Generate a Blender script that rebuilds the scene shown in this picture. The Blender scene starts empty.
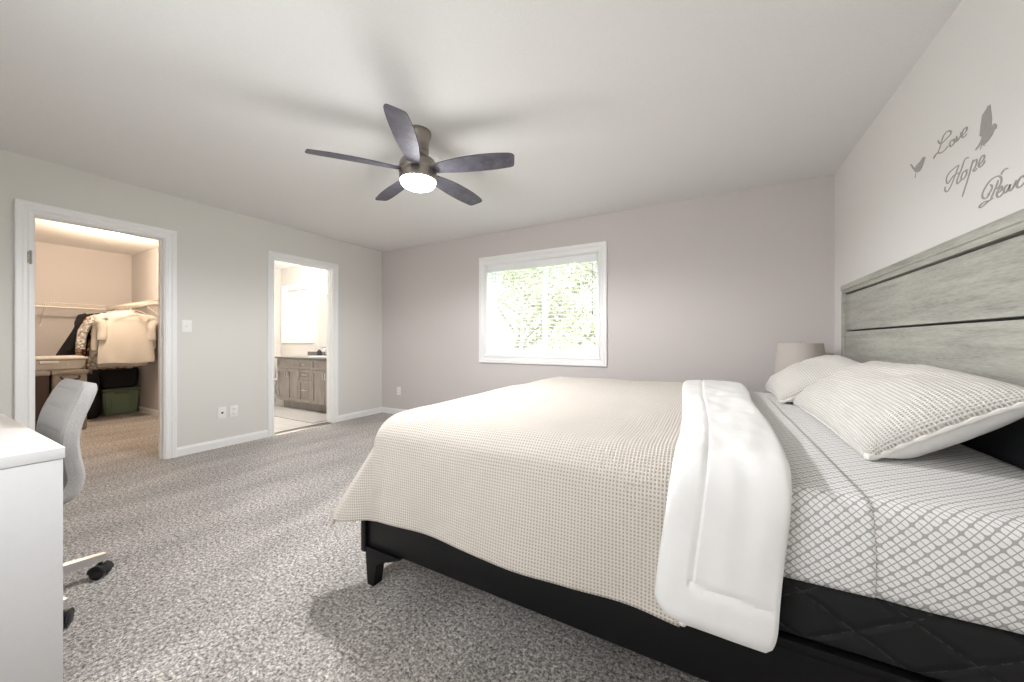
import bpy, bmesh, math, random
from mathutils import Vector, Matrix, noise
PI = math.pi
random.seed(7)
S = bpy.context.scene
C = S.collection

# ------------------------------------------------------------------ camera, world, light, exposure
CEIL = 2.44
cam_d = bpy.data.cameras.new('camera'); cam_d.sensor_width = 36; cam_d.lens = 360 / 1024 * 36
cam_d.clip_start = 0.02
cam = bpy.data.objects.new('camera', cam_d); C.objects.link(cam)
cam.location = (0, 0, 1.085); cam.rotation_euler = (PI / 2, 0, math.atan2(200, 360))
S.camera = cam

W = bpy.data.worlds.new('world'); S.world = W; W.use_nodes = True
wn = W.node_tree.nodes; wl = W.node_tree.links
wbg = wn['Background']; wbg.inputs[1].default_value = 5.0
wbg.inputs[0].default_value = (0.95, 0.98, 1.0, 1)

def light(name, kind, loc, energy, color=(1, 1, 1), rot=(0, 0, 0), **kw):
    d = bpy.data.lights.new(name, kind); d.energy = energy; d.color = color
    for k, v in kw.items(): setattr(d, k, v)
    o = bpy.data.objects.new(name, d); C.objects.link(o); o.location = loc; o.rotation_euler = rot
    return o
# fill lamp added behind the camera, just outside an added window opening
light('front_fill_light', 'AREA', (-1.05, -.50, 1.45), 50, (1, .99, .98), (PI / 2, 0, PI),
      shape='RECTANGLE', size=1.3, size_y=1.3)
# portals help the renderer find the sky through the two real windows at the back
p1 = light('window_portal', 'AREA', (-1.785, 4.06, 1.48), 1, (1, 1, 1), (-PI / 2, 0, 0), shape='RECTANGLE', size=1.5, size_y=1.2)
p1.data.cycles.is_portal = True
S.view_settings.view_transform = 'Standard'; S.view_settings.look = 'None'
S.view_settings.gamma = 1; S.view_settings.use_curve_mapping = False
S.view_settings.exposure = 0.12
S.cycles.use_denoising = True
S.cycles.max_bounces = 10; S.cycles.diffuse_bounces = 7; S.cycles.sample_clamp_indirect = 8

# ------------------------------------------------------------------ materials
def srgb(h):
    h = h.lstrip('#'); v = [int(h[i:i + 2], 16) / 255 for i in (0, 2, 4)]
    return tuple((c / 12.92 if c <= .04045 else ((c + .055) / 1.055) ** 2.4) for c in v) + (1,)
MATS = {}
class NM:
    def __init__(s, name):
        s.m = bpy.data.materials.new(name); s.m.use_nodes = True
        s.t = s.m.node_tree; s.n = s.t.nodes; s.l = s.t.links
        s.b = s.n['Principled BSDF']; MATS[name] = s.m
    def new(s, typ, **kw):
        x = s.n.new(typ)
        for k, v in kw.items():
            if k in ('operation', 'data_type', 'blend_type', 'interpolation_type', 'noise_dimensions', 'feature', 'wave_type', 'bands_direction', 'distance'): setattr(x, k, v)
        return x
    def link(s, a, b): s.l.new(a, b)
    def math(s, op, a, b=None, c=None):
        x = s.n.new('ShaderNodeMath'); x.operation = op
        for i, v in enumerate((a, b, c)):
            if v is None: continue
            if isinstance(v, (int, float)): x.inputs[i].default_value = v
            else: s.l.new(v, x.inputs[i])
        return x.outputs[0]
    def ramp(s, fac, stops):
        r = s.n.new('ShaderNodeValToRGB'); e = r.color_ramp.elements
        while len(e) < len(stops): e.new(.5)
        for i, (p, c) in enumerate(stops): e[i].position = p; e[i].color = c
        s.l.new(fac, r.inputs[0]); return r.outputs[0]
    def mix(s, fac, a, b):
        x = s.n.new('ShaderNodeMix'); x.data_type = 'RGBA'
        for i, v in ((0, fac), (6, a), (7, b)):
            if isinstance(v, (int, float)): x.inputs[i].default_value = v
            elif isinstance(v, tuple): x.inputs[i].default_value = v
            else: s.l.new(v, x.inputs[i])
        return x.outputs[2]
    def coord(s, which='Object', scale=(1, 1, 1)):
        c = s.n.new('ShaderNodeTexCoord'); mp = s.n.new('ShaderNodeMapping'); mp.inputs['Scale'].default_value = scale
        s.l.new(c.outputs[which], mp.inputs[0]); return mp.outputs[0]
    def pos(s, scale=(1, 1, 1)):
        c = s.n.new('ShaderNodeNewGeometry'); mp = s.n.new('ShaderNodeMapping'); mp.inputs['Scale'].default_value = scale
        s.l.new(c.outputs['Position'], mp.inputs[0]); return mp.outputs[0]
    def noise(s, vec, scale, detail=3, rough=.5):
        x = s.n.new('ShaderNodeTexNoise'); x.inputs['Scale'].default_value = scale
        x.inputs['Detail'].default_value = detail; x.inputs['Roughness'].default_value = rough
        s.l.new(vec, x.inputs[0]); return x.outputs[0]
    def bump(s, h, strength=.5, dist=.01):
        x = s.n.new('ShaderNodeBump'); x.inputs['Strength'].default_value = strength; x.inputs['Distance'].default_value = dist
        s.l.new(h, x.inputs['Height']); s.l.new(x.outputs[0], s.b.inputs['Normal'])
def plain(name, col, rough=.6, metal=0, bump=0, bscale=60, emit=0, var=.04, sheen=0, spec=None):
    k = NM(name); c = srgb(col)
    v = k.pos(); n = k.noise(v, bscale, 3)
    lo = tuple(x * (1 - var) for x in c[:3]) + (1,); hi = tuple(min(1, x * (1 + var)) for x in c[:3]) + (1,)
    k.link(k.ramp(n, [(.3, lo), (.7, hi)]), k.b.inputs['Base Color'])
    k.b.inputs['Roughness'].default_value = rough; k.b.inputs['Metallic'].default_value = metal
    if spec is not None: k.b.inputs['Specular IOR Level'].default_value = spec
    if sheen: k.b.inputs['Sheen Weight'].default_value = sheen
    if bump: k.bump(n, bump, .004)
    if emit:
        k.b.inputs['Emission Color'].default_value = c; k.b.inputs['Emission Strength'].default_value = emit
    return k.m
plain('wall_paint', '#DDDBD6', .85, bump=.06, bscale=180, var=.012)
plain('accent_paint', '#CFC9C7', .85, bump=.06, bscale=180, var=.012)
plain('side_paint', '#E5E3E0', .85, bump=.06, bscale=180, var=.012)
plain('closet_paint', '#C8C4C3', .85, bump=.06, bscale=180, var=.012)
plain('bath_paint', '#DAD5CE', .8, bump=.05, bscale=180, var=.012)
plain('ceiling_paint', '#E4E3E2', .95, bump=.35, bscale=110, var=.015)
plain('trim_white', '#F1F1F1', .35, var=.01)
plain('vinyl_white', '#F2F4F5', .4, var=.01)
plain('plate_white', '#F0EFEC', .35, var=.01)
plain('slot_dark', '#4A4845', .6)
plain('desk_white', '#DFDFE0', .35, var=.01)
plain('black_wood', '#121214', .38, bump=.08, bscale=90, var=.12, spec=.22)
plain('chrome', '#D8D8DA', .3, 1, var=.01)
plain('nickel', '#9C958D', .34, 1, var=.03)
plain('caster_black', '#17181C', .35)
plain('comforter_white', '#F3F2F1', .9, bump=.10, bscale=25, var=.01, sheen=.2)
plain('pillow_white', '#E4E2E0', .9, bump=.15, bscale=40, var=.02, sheen=.2)
plain('lamp_fabric', '#C2BBB5', .9, bump=.15, bscale=260, var=.03)
plain('lamp_ceramic', '#C9C4BE', .25)
plain('decal_grey', '#A5A29D', .7, var=.05)
plain('green_plastic', '#84997F', .45, var=.05)
plain('green_lid', '#75896F', .45, var=.05)
plain('grey_plastic', '#D9D6D1', .4)
plain('clear_grey', '#B4AEA7', .35)
plain('hamper_grey', '#8F877E', .85, bump=.4, bscale=200, var=.1)
plain('hamper_brown', '#3B2E27', .8, bump=.4, bscale=160, var=.15)
plain('bag_black', '#141419', .7, bump=.4, bscale=60, var=.2)
plain('knit_cream', '#D9D4CC', .95, bump=.5, bscale=150, var=.03)
plain('knit_white', '#CAC5BE', .95, bump=.5, bscale=130, var=.04)
plain('coat_black', '#151216', .9, bump=.3, bscale=40, var=.2)
plain('tan_coat', '#8A6F5A', .9, bump=.3, bscale=40, var=.1)
plain('wire_white', '#E7E2DB', .4)
plain('porcelain', '#F4F3F0', .12, var=.01)
plain('counter_grey', '#6B6663', .3, bscale=30, var=.15)
plain('patch_grey', '#B9B5B1', .95, bump=.6, bscale=200, var=.06)
plain('soap_dark', '#2F2B2A', .4)
plain('bark', '#A8A29C', .9, bump=.6, bscale=30, var=.25)
plain('leaf_green', '#DADFB8', .6, var=.2, bscale=3)
plain('leaf_pale', '#E2E4CF', .6, var=.2, bscale=3)
plain('lawn', '#93A070', .95, var=.2, bscale=1)
plain('siding', '#DDD8CF', .8, var=.03)

# carpet: mottled twisted pile
k = NM('carpet'); v = k.pos()
n1 = k.noise(v, 112, 4, .8); n2 = k.noise(v, 60, 3, .6); n3 = k.noise(k.pos((1.6, .5, 1)), 2.4, 3, .55)
mx = k.math('ADD', k.math('MULTIPLY', n1, .68), k.math('MULTIPLY', n2, .32))
c1 = k.ramp(mx, [(.39, srgb('#46433F')), (.46, srgb('#8F8A86')), (.52, srgb('#BAB5B1')), (.60, srgb('#F0ECE8'))])
c2 = k.ramp(n3, [(.35, (.80, .79, .78, 1)), (.65, (1.06, 1.05, 1.04, 1))])
mm = k.n.new('ShaderNodeMix'); mm.data_type = 'RGBA'; mm.blend_type = 'MULTIPLY'; mm.inputs[0].default_value = 1
k.link(c1, mm.inputs[6]); k.link(c2, mm.inputs[7]); k.link(mm.outputs[2], k.b.inputs['Base Color'])
k.b.inputs['Roughness'].default_value = 1; k.b.inputs['Specular IOR Level'].default_value = .05
k.b.inputs['Sheen Weight'].default_value = .15
k.bump(mx, .8, .012)

# bathroom tile
k = NM('bath_tile'); v = k.pos()
br = k.n.new('ShaderNodeTexBrick'); k.link(v, br.inputs[0]); br.inputs['Scale'].default_value = 1.6
br.inputs['Color1'].default_value = srgb('#E3E0DC'); br.inputs['Color2'].default_value = srgb('#DBD7D2'); br.inputs['Mortar'].default_value = srgb('#BDB8B2')
br.inputs['Mortar Size'].default_value = .006; br.offset = 0
k.link(br.outputs[0], k.b.inputs['Base Color']); k.b.inputs['Roughness'].default_value = .3

# grey washed oak (headboard): grain runs along y
def wood(name, dark, mid, light_, sc):
    k = NM(name); v = k.pos(sc)
    n = k.noise(v, 3.0, 6, .62)
    fine = k.noise(k.pos(tuple(a * 5 for a in sc)), 6.0, 4, .6)
    a = k.math('ADD', k.math('MULTIPLY', n, .62), k.math('MULTIPLY', fine, .38))
    k.link(k.ramp(a, [(.34, srgb(dark)), (.47, srgb(mid)), (.62, srgb(light_))]), k.b.inputs['Base Color'])
    k.b.inputs['Roughness'].default_value = .55; k.bump(a, .25, .004)
    return k.m
wood('oak_grey', '#87867E', '#A1A098', '#B6B5AC', (4, .8, 9))
wood('oak_dark', '#1C1C20', '#28282D', '#333339', (4, 1.0, 9))
wood('fan_wood', '#3E3C45', '#4E4C56', '#5F5D66', (6, 6, 6))
wood('vanity_wood', '#857F79', '#938C86', '#A19A94', (6, 6, 1.4))

# waffle weave on cloth uv (metres)
def waffle(name, hi, lo, cell, bs=1.0):
    k = NM(name)
    uv = k.n.new('ShaderNodeUVMap'); uv.uv_map = 'cloth'
    sp = k.n.new('ShaderNodeSeparateXYZ'); k.link(uv.outputs[0], sp.inputs[0])
    f = 2 * PI / cell
    cx = k.math('COSINE', k.math('MULTIPLY', sp.outputs[0], f)); cy = k.math('COSINE', k.math('MULTIPLY', sp.outputs[1], f))
    h = k.math('MAXIMUM', cx, k.math('MULTIPLY', cy, .75))                       # ridges where either is 1, hollows where both are low
    h01 = k.math('MULTIPLY_ADD', h, .5, .5)
    nz = k.noise(k.pos(), 90, 2)
    hh = k.math('ADD', h01, k.math('MULTIPLY', nz, .25))
    k.link(k.mix(k.math('SMOOTH_MIN', k.math('MULTIPLY', h01, 1.35), 1.0, .2), srgb(lo), srgb(hi)), k.b.inputs['Base Color'])
    k.b.inputs['Roughness'].default_value = .95; k.b.inputs['Sheen Weight'].default_value = .2
    k.bump(hh, bs, .005)
waffle('waffle_quilt', '#E2DAD1', '#A08E7C', .0105, .8)
waffle('waffle_sham', '#F4F0EB', '#BAB0A7', .0115, .9)

# fitted sheet: grey print of four-petal tiles on cloth uv
k = NM('sheet_print')
uv = k.n.new('ShaderNodeUVMap'); uv.uv_map = 'cloth'
sp = k.n.new('ShaderNodeSeparateXYZ'); k.link(uv.outputs[0], sp.inputs[0])
s_ = 1 / .0262 / math.sqrt(2)
p = k.math('MULTIPLY', k.math('ADD', sp.outputs[0], sp.outputs[1]), s_)
q = k.math('MULTIPLY', k.math('SUBTRACT', sp.outputs[0], sp.outputs[1]), s_)
a = k.math('ABSOLUTE', k.math('SUBTRACT', k.math('FRACT', p), .5)); b = k.math('ABSOLUTE', k.math('SUBTRACT', k.math('FRACT', q), .5))
mn = k.math('MINIMUM', a, b)
rr = k.math('POWER', k.math('ADD', k.math('POWER', a, 4.5), k.math('POWER', b, 4.5)), 1 / 4.5)
inside = k.math('MULTIPLY', k.math('SMOOTH_MIN', 1, k.math('MULTIPLY', k.math('MAXIMUM', k.math('SUBTRACT', mn, .03), 0), 60), .05),
                k.math('MINIMUM', 1, k.math('MULTIPLY', k.math('MAXIMUM', k.math('SUBTRACT', .462, rr), 0), 30)))
k.link(k.mix(inside, srgb('#B0AFAF'), srgb('#F6F5F4')), k.b.inputs['Base Color'])
k.b.inputs['Roughness'].default_value = .9; k.bump(k.noise(k.pos(), 14, 3), .2, .01)

# box spring fabric: black with quilted diagonal stitching
k = NM('box_fabric'); v = k.pos()
sp = k.n.new('ShaderNodeSeparateXYZ'); k.link(v, sp.inputs[0])
def diag(sgn):
    t = k.math('MULTIPLY_ADD', sp.outputs[0], 5.2, k.math('MULTIPLY', sp.outputs[2], sgn * 8.5))
    return k.math('ABSOLUTE', k.math('SUBTRACT', k.math('FRACT', t), .5))
da, db = diag(1), diag(-1)
mn = k.math('MINIMUM', k.math('SUBTRACT', .5, da), k.math('SUBTRACT', .5, db))
ln = k.math('MINIMUM', 1, k.math('MULTIPLY', mn, 40))
dash = k.math('GREATER_THAN', k.noise(v, 60, 2), .5)
col = k.mix(k.math('MAXIMUM', ln, dash), srgb('#3C3C41'), srgb('#131315'))
k.link(col, k.b.inputs['Base Color']); k.b.inputs['Roughness'].default_value = .85
k.bump(k.math('MINIMUM', 1, k.math('MULTIPLY', mn, 8)), .8, .01)

# chair upholstery
k = NM('chair_fabric'); n = k.noise(k.pos(), 400, 2)
k.link(k.ramp(n, [(.3, srgb('#959290')), (.7, srgb('#B4B1AF'))]), k.b.inputs['Base Color'])
k.b.inputs['Roughness'].default_value = .85; k.b.inputs['Sheen Weight'].default_value = .3; k.bump(n, .25, .002)
# printed blouses
def printed(name, cols, sc):
    k = NM(name); v = k.pos(); x = k.n.new('ShaderNodeTexVoronoi'); x.inputs['Scale'].default_value = sc; k.link(v, x.inputs[0])
    cs = k.n.new('ShaderNodeSeparateColor'); k.link(x.outputs['Color'], cs.inputs[0])
    st = [((i + .5) / len(cols), srgb(c)) for i, c in enumerate(cols)]
    k.link(k.ramp(cs.outputs[0], st), k.b.inputs['Base Color']); k.b.inputs['Roughness'].default_value = .85
printed('print_grey', ['#D8D4CE', '#6A6664', '#B2ADA6', '#8A8683', '#E4E0DA'], 45)
printed('print_floral', ['#1F1A1C', '#C98A5E', '#2B2426', '#E2C0A0', '#7C4A38'], 34)
# glass
def glass(name, col, fac, rough=0.02):
    m = bpy.data.materials.new(name); m.use_nodes = True; n = m.node_tree.nodes; l = m.node_tree.links
    n.remove(n['Principled BSDF']); o = n['Material Output']
    t = n.new('ShaderNodeBsdfTransparent'); t.inputs[0].default_value = col
    g = n.new('ShaderNodeBsdfGlossy'); g.inputs['Roughness'].default_value = rough
    mx = n.new('ShaderNodeMixShader'); mx.inputs[0].default_value = fac
    l.new(t.outputs[0], mx.inputs[1]); l.new(g.outputs[0], mx.inputs[2]); l.new(mx.outputs[0], o.inputs[0]); MATS[name] = m
glass('window_glass', (.97, .99, .98, 1), .06)
m = NM('frosted_glass'); m.b.inputs['Transmission Weight'].default_value = 1; m.b.inputs['Roughness'].default_value = .6
m.b.inputs['Base Color'].default_value = (.98, 1, .98, 1)
m = NM('mirror_glass'); m.b.inputs['Metallic'].default_value = 1; m.b.inputs['Roughness'].default_value = .02; m.b.inputs['Base Color'].default_value = (.9, .91, .9, 1)
def lamp_mat(name, col, st):
    m = NM(name); m.b.inputs['Base Color'].default_value = (.9, .9, .9, 1)
    m.b.inputs['Emission Color'].default_value = col; m.b.inputs['Emission Strength'].default_value = st; m.b.inputs['Roughness'].default_value = .3
lamp_mat('fan_lens', (1, .985, .96, 1), 22)
lamp_mat('closet_lens', (1, .88, .74, 1), 16)
lamp_mat('bath_lens', (1, .96, .9, 1), 16)

# ------------------------------------------------------------------ mesh helpers
def link_obj(name, me, mat, parent=None, smooth=True):
    o = bpy.data.objects.new(name, me); C.objects.link(o)
    if mat:
        for mt in (mat if isinstance(mat, (list, tuple)) else [mat]): me.materials.append(MATS[mt])
    if parent is not None: o.parent = parent
    if smooth:
        for p_ in me.polygons: p_.use_smooth = True
        try: me.set_sharp_from_angle(angle=math.radians(38))
        except Exception: pass
    return o
def obj(name, bm, mat, parent=None, smooth=True):
    bmesh.ops.recalc_face_normals(bm, faces=bm.faces[:])
    me = bpy.data.meshes.new(name); bm.to_mesh(me); bm.free()
    if parent is not None and parent.type == 'EMPTY' or (parent is not None and parent.parent is not None):
        pass
    o = link_obj(name, me, mat, parent, smooth)
    if parent is not None:                       # meshes are written in world coordinates
        o.matrix_parent_inverse = WM[parent].inverted() if parent in WM else Matrix()
        WM[o] = Matrix()
    else: WM[o] = Matrix()
    return o
WM = {}
def tag(o, label=None, cat=None, group=None, kind=None):
    if label: o['label'] = label
    if cat: o['category'] = cat
    if group: o['group'] = group
    if kind: o['kind'] = kind
    return o
def thing(name, loc, label=None, cat=None, group=None, kind=None):
    o = bpy.data.objects.new(name, None); C.objects.link(o); o.location = loc; o.empty_display_size = .1
    WM[o] = Matrix.Translation(loc); return tag(o, label, cat, group, kind)
def box(bm, x0, x1, y0, y1, z0, z1, bev=0, seg=2):
    mat = Matrix.Translation(((x0 + x1) / 2, (y0 + y1) / 2, (z0 + z1) / 2)) @ Matrix.Diagonal((abs(x1 - x0), abs(y1 - y0), abs(z1 - z0), 1))
    r = bmesh.ops.create_cube(bm, size=1, matrix=mat)
    if bev:
        es = list({e for v_ in r['verts'] for e in v_.link_edges})
        bmesh.ops.bevel(bm, geom=es, offset=bev, segments=seg, profile=.6, affect='EDGES')
    return bm
def B(*a, **k): return box(bmesh.new(), *a, **k)
def tube(bm, pts, r, n=8, cap=True, closed=False):
    pts = [Vector(p_) for p_ in pts]; N = len(pts); rings = []; up = None
    for i, p_ in enumerate(pts):
        if closed: d = pts[(i + 1) % N] - pts[i - 1]
        else: d = pts[min(i + 1, N - 1)] - pts[max(i - 1, 0)]
        d.normalize()
        if up is None:
            up = Vector((0, 0, 1)) if abs(d.z) < .9 else Vector((1, 0, 0))
        s_ = d.cross(up)
        if s_.length < 1e-4: s_ = d.cross(Vector((0, 1, 0)))
        s_.normalize(); up = s_.cross(d).normalized()
        rr = r[i] if isinstance(r, (list, tuple)) else r
        rings.append([bm.verts.new(p_ + s_ * (rr * math.cos(2 * PI * j / n)) + up * (rr * math.sin(2 * PI * j / n))) for j in range(n)])
    for i in range(N if closed else N - 1):
        a_, b_ = rings[i], rings[(i + 1) % N]
        for j in range(n): bm.faces.new((a_[j], a_[(j + 1) % n], b_[(j + 1) % n], b_[j]))
    if cap and not closed:
        bm.faces.new(rings[0][::-1]); bm.faces.new(rings[-1])
    return bm
def lathe(bm, prof, cx, cy, n=32, sx=1, sy=1, axis='z', cz=0):
    rings = []
    for r, z in prof:
        ring = []
        for j in range(n):
            a_ = 2 * PI * j / n; u_, w_ = r * math.cos(a_) * sx, r * math.sin(a_) * sy
            if axis == 'z': ring.append(bm.verts.new((cx + u_, cy + w_, z)))
            elif axis == 'y': ring.append(bm.verts.new((cx + u_, z, cz + w_)))
            else: ring.append(bm.verts.new((z, cy + u_, cz + w_)))
        rings.append(ring)
    for a_, b_ in zip(rings, rings[1:]):
        for j in range(n): bm.faces.new((a_[j], a_[(j + 1) % n], b_[(j + 1) % n], b_[j]))
    bm.faces.new(rings[0]); bm.faces.new(rings[-1][::-1])
    return bm
def prism(bm, pts, axis, a0, a1):
    """polygon pts (2-D) extruded along axis; axis x: pts=(y,z); y: pts=(x,z); z: pts=(x,y)"""
    def mk(p_, a_):
        return {'x': (a_, p_[0], p_[1]), 'y': (p_[0], a_, p_[1]), 'z': (p_[0], p_[1], a_)}[axis]
    A_ = [bm.verts.new(mk(p_, a0)) for p_ in pts]; B_ = [bm.verts.new(mk(p_, a1)) for p_ in pts]
    bm.faces.new(A_); bm.faces.new(B_[::-1]); n = len(pts)
    for i in range(n): bm.faces.new((A_[i], A_[(i + 1) % n], B_[(i + 1) % n], B_[i]))
    return bm
def casing(bm, y0, y1, z0, z1, prof, plane, sign, closed=False, axis='x'):
    """moulding profile (w outward, h off the wall) swept round an opening with mitred corners"""
    rings = []
    for (w, h) in prof:
        zb = z0 - w if closed else z0
        pts = [(y0 - w, zb), (y0 - w, z1 + w), (y1 + w, z1 + w), (y1 + w, zb)]
        q_ = plane + sign * h
        rings.append([bm.verts.new((q_, a_, z_) if axis == 'x' else (a_, q_, z_)) for a_, z_ in pts])
    n = len(prof)
    for i in range(n):
        a_, b_ = rings[i], rings[(i + 1) % n]
        for j in range(4 if closed else 3): bm.faces.new((a_[j], a_[(j + 1) % 4], b_[(j + 1) % 4], b_[j]))
    if not closed:
        bm.faces.new([r[0] for r in rings]); bm.faces.new([r[3] for r in rings][::-1])
    return bm
def grid(nu, nv, fn, uvf=None, name='cloth'):
    """open surface from fn(i/nu, j/nv) -> xyz ; uvf gives metres"""
    bm = bmesh.new(); vs = [[bm.verts.new(fn(i / nu, j / nv)) for j in range(nv + 1)] for i in range(nu + 1)]
    lay = bm.loops.layers.uv.new('cloth')
    for i in range(nu):
        for j in range(nv):
            f = bm.faces.new((vs[i][j], vs[i + 1][j], vs[i + 1][j + 1], vs[i][j + 1]))
            if uvf:
                for lp, (a_, b_) in zip(f.loops, ((i, j), (i + 1, j), (i + 1, j + 1), (i, j + 1))):
                    lp[lay].uv = uvf(a_ / nu, b_ / nv)
    return bm
def lerp(a_, b_, t): return a_ + (b_ - a_) * t
def sm(t): t = max(0, min(1, t)); return t * t * (3 - 2 * t)
def interp(x, xs, ys):
    if x <= xs[0]: return ys[0]
    for i in range(1, len(xs)):
        if x <= xs[i]: return lerp(ys[i - 1], ys[i], (x - xs[i - 1]) / (xs[i] - xs[i - 1]))
    return ys[-1]
def catmull(pts, n=6, closed=False):
    P = [Vector(p_) for p_ in pts]; out = []; N = len(P)
    for i in range(N if closed else N - 1):
        if closed: a_, b_, c_, d_ = P[i - 1], P[i], P[(i + 1) % N], P[(i + 2) % N]
        else: a_, b_, c_, d_ = P[max(i - 1, 0)], P[i], P[i + 1], P[min(i + 2, N - 1)]
        for q_ in range(n):
            t = q_ / n
            out.append(.5 * ((2 * b_) + (c_ - a_) * t + (2 * a_ - 5 * b_ + 4 * c_ - d_) * t * t + (3 * b_ - a_ - 3 * c_ + d_) * t ** 3))
    if not closed: out.append(P[-1])
    return out
def copy_thing(root, loc, label=None, name=None):
    r = root.copy(); C.objects.link(r); r.location = loc
    if label: r['label'] = label
    def rec(src, dst):
        for ch in list(src.children):
            if ch == dst: continue
            c_ = ch.copy(); C.objects.link(c_); c_.parent = dst; rec(ch, c_)
    rec(root, r); return r

# ------------------------------------------------------------------ the room shell
XL, XR, YB, YF = -4.39, .87, 3.83, -.34
XC = -8.04; YS0, YS1 = 2.06, 2.18           # closet far wall, closet / bathroom partition
XB = -7.13                                   # bathroom far wall
D1 = (.600, 1.345, 2.035); D2 = (2.274, 3.020, 2.045)
def struct(name, bm, mat, parent=None, smooth=False):
    o = obj(name, bm, mat, parent, smooth)
    if parent is None: o['kind'] = 'structure'
    return o
def slab(name, x0, x1, y0, y1, z0, z1, mat): return struct(name, B(x0, x1, y0, y1, z0, z1), mat)
slab('floor', XC - .12, XR + .12, YF - .14, YS0 + .06, -.12, 0, 'carpet')
bm = B(XL - .06, XR + .12, YS0 + .06, YB + .15, -.12, 0); struct('floor', bm, 'carpet')
struct('floor', B(XC - .12, XL - .06, YS0 + .06, YB + .15, -.12, 0), 'bath_tile')
slab('ceiling', XC - .12, XR + .12, YF - .14, YB + .15, CEIL, CEIL + .12, 'ceiling_paint')
XW = XL - .12
bm = bmesh.new()                              # left wall with both door openings
box(bm, XW, XL, YF - .14, D1[0], 0, CEIL); box(bm, XW, XL, D1[0], D1[1], D1[2], CEIL)
box(bm, XW, XL, D1[1], D2[0], 0, CEIL); box(bm, XW, XL, D2[0], D2[1], D2[2], CEIL); box(bm, XW, XL, D2[1], YB, 0, CEIL)
struct('wall_left', bm, 'wall_paint')
WX0, WX1, WZ0, WZ1 = -2.505, -1.065, .905, 2.050     # bedroom window opening
bm = bmesh.new()
box(bm, XW, WX0, YB, YB + .18, 0, CEIL); box(bm, WX1, XR + .12, YB, YB + .18, 0, CEIL)
box(bm, WX0, WX1, YB, YB + .18, 0, WZ0); box(bm, WX0, WX1, YB, YB + .18, WZ1, CEIL)
struct('wall_back', bm, 'accent_paint')
slab('wall_right', XR, XR + .12, YF - .14, YB, 0, CEIL, 'side_paint')
FX0, FX1, FZ0, FZ1 = -1.75, -.35, .80, 2.0            # added window behind the camera, lets in fill light
bm = bmesh.new()
box(bm, XW, FX0, YF - .14, YF, 0, CEIL); box(bm, FX1, XR, YF - .14, YF, 0, CEIL)
box(bm, FX0, FX1, YF - .14, YF, 0, FZ0); box(bm, FX0, FX1, YF - .14, YF, FZ1, CEIL)
struct('wall_front', bm, 'wall_paint')
# closet and bathroom walls
slab('wall_closet_far', XC - .12, XC, YF - .14, YS0 + .06, 0, CEIL, 'closet_paint')
struct('wall_partition', B(XC, XW, YS0, YS0 + .06, 0, CEIL), 'closet_paint')
struct('wall_partition', B(XC, XW, YS0 + .06, YS1, 0, CEIL), 'bath_paint')
slab('wall_closet_front', XC, XW, YF - .14, YF, 0, CEIL, 'closet_paint')
BX0, BX1, BZ0, BZ1 = -6.97, -6.19, 1.14, 2.02        # bathroom window opening
bm = bmesh.new()
box(bm, XB - .12, BX0, YB, YB + .18, 0, CEIL); box(bm, BX1, XW, YB, YB + .18, 0, CEIL)
box(bm, BX0, BX1, YB, YB + .18, 0, BZ0); box(bm, BX0, BX1, YB, YB + .18, BZ1, CEIL)
struct('wall_bath_back', bm, 'bath_paint')
slab('wall_bath_far', XB - .12, XB, YS1, YB, 0, CEIL, 'bath_paint')

# baseboards
def bprof(h=.085, t=.014): return [(0, 0), (t, 0), (t, h - .022), (t * .55, h - .008), (t * .45, h), (0, h)]
def base_x(name, plane, sign, a0, a1):       # runs along y on wall x=plane
    bm = prism(bmesh.new(), [(0, 0)], 'x', 0, 1) if False else bmesh.new()
    pts = [(plane + sign * p_, z_) for p_, z_ in bprof()]
    prism(bm, pts, 'y', a0, a1); return struct(name, bm, 'trim_white')
def base_y(name, plane, sign, a0, a1):
    bm = bmesh.new(); pts = [(plane + sign * p_, z_) for p_, z_ in bprof()]
    prism(bm, pts, 'x', a0, a1); return struct(name, bm, 'trim_white')
CW = .075
base_x('baseboard_left', XL, 1, YF, D1[0] - CW); base_x('baseboard_left', XL, 1, D1[1] + CW, D2[0] - .060); base_x('baseboard_left', XL, 1, D2[1] + .060, YB)
base_y('baseboard_back', YB, -1, XL, XR); base_x('baseboard_right', XR, -1, YF, YB); base_y('baseboard_front', YF, 1, XL, XR)
base_y('baseboard_closet', YS0, -1, XC, XW); base_x('baseboard_closet', XC, 1, YF, YS0)
base_y('baseboard_bath', YB, -1, XB, -6.1); base_x('baseboard_bath', XB, 1, YS1, YB)

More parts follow.
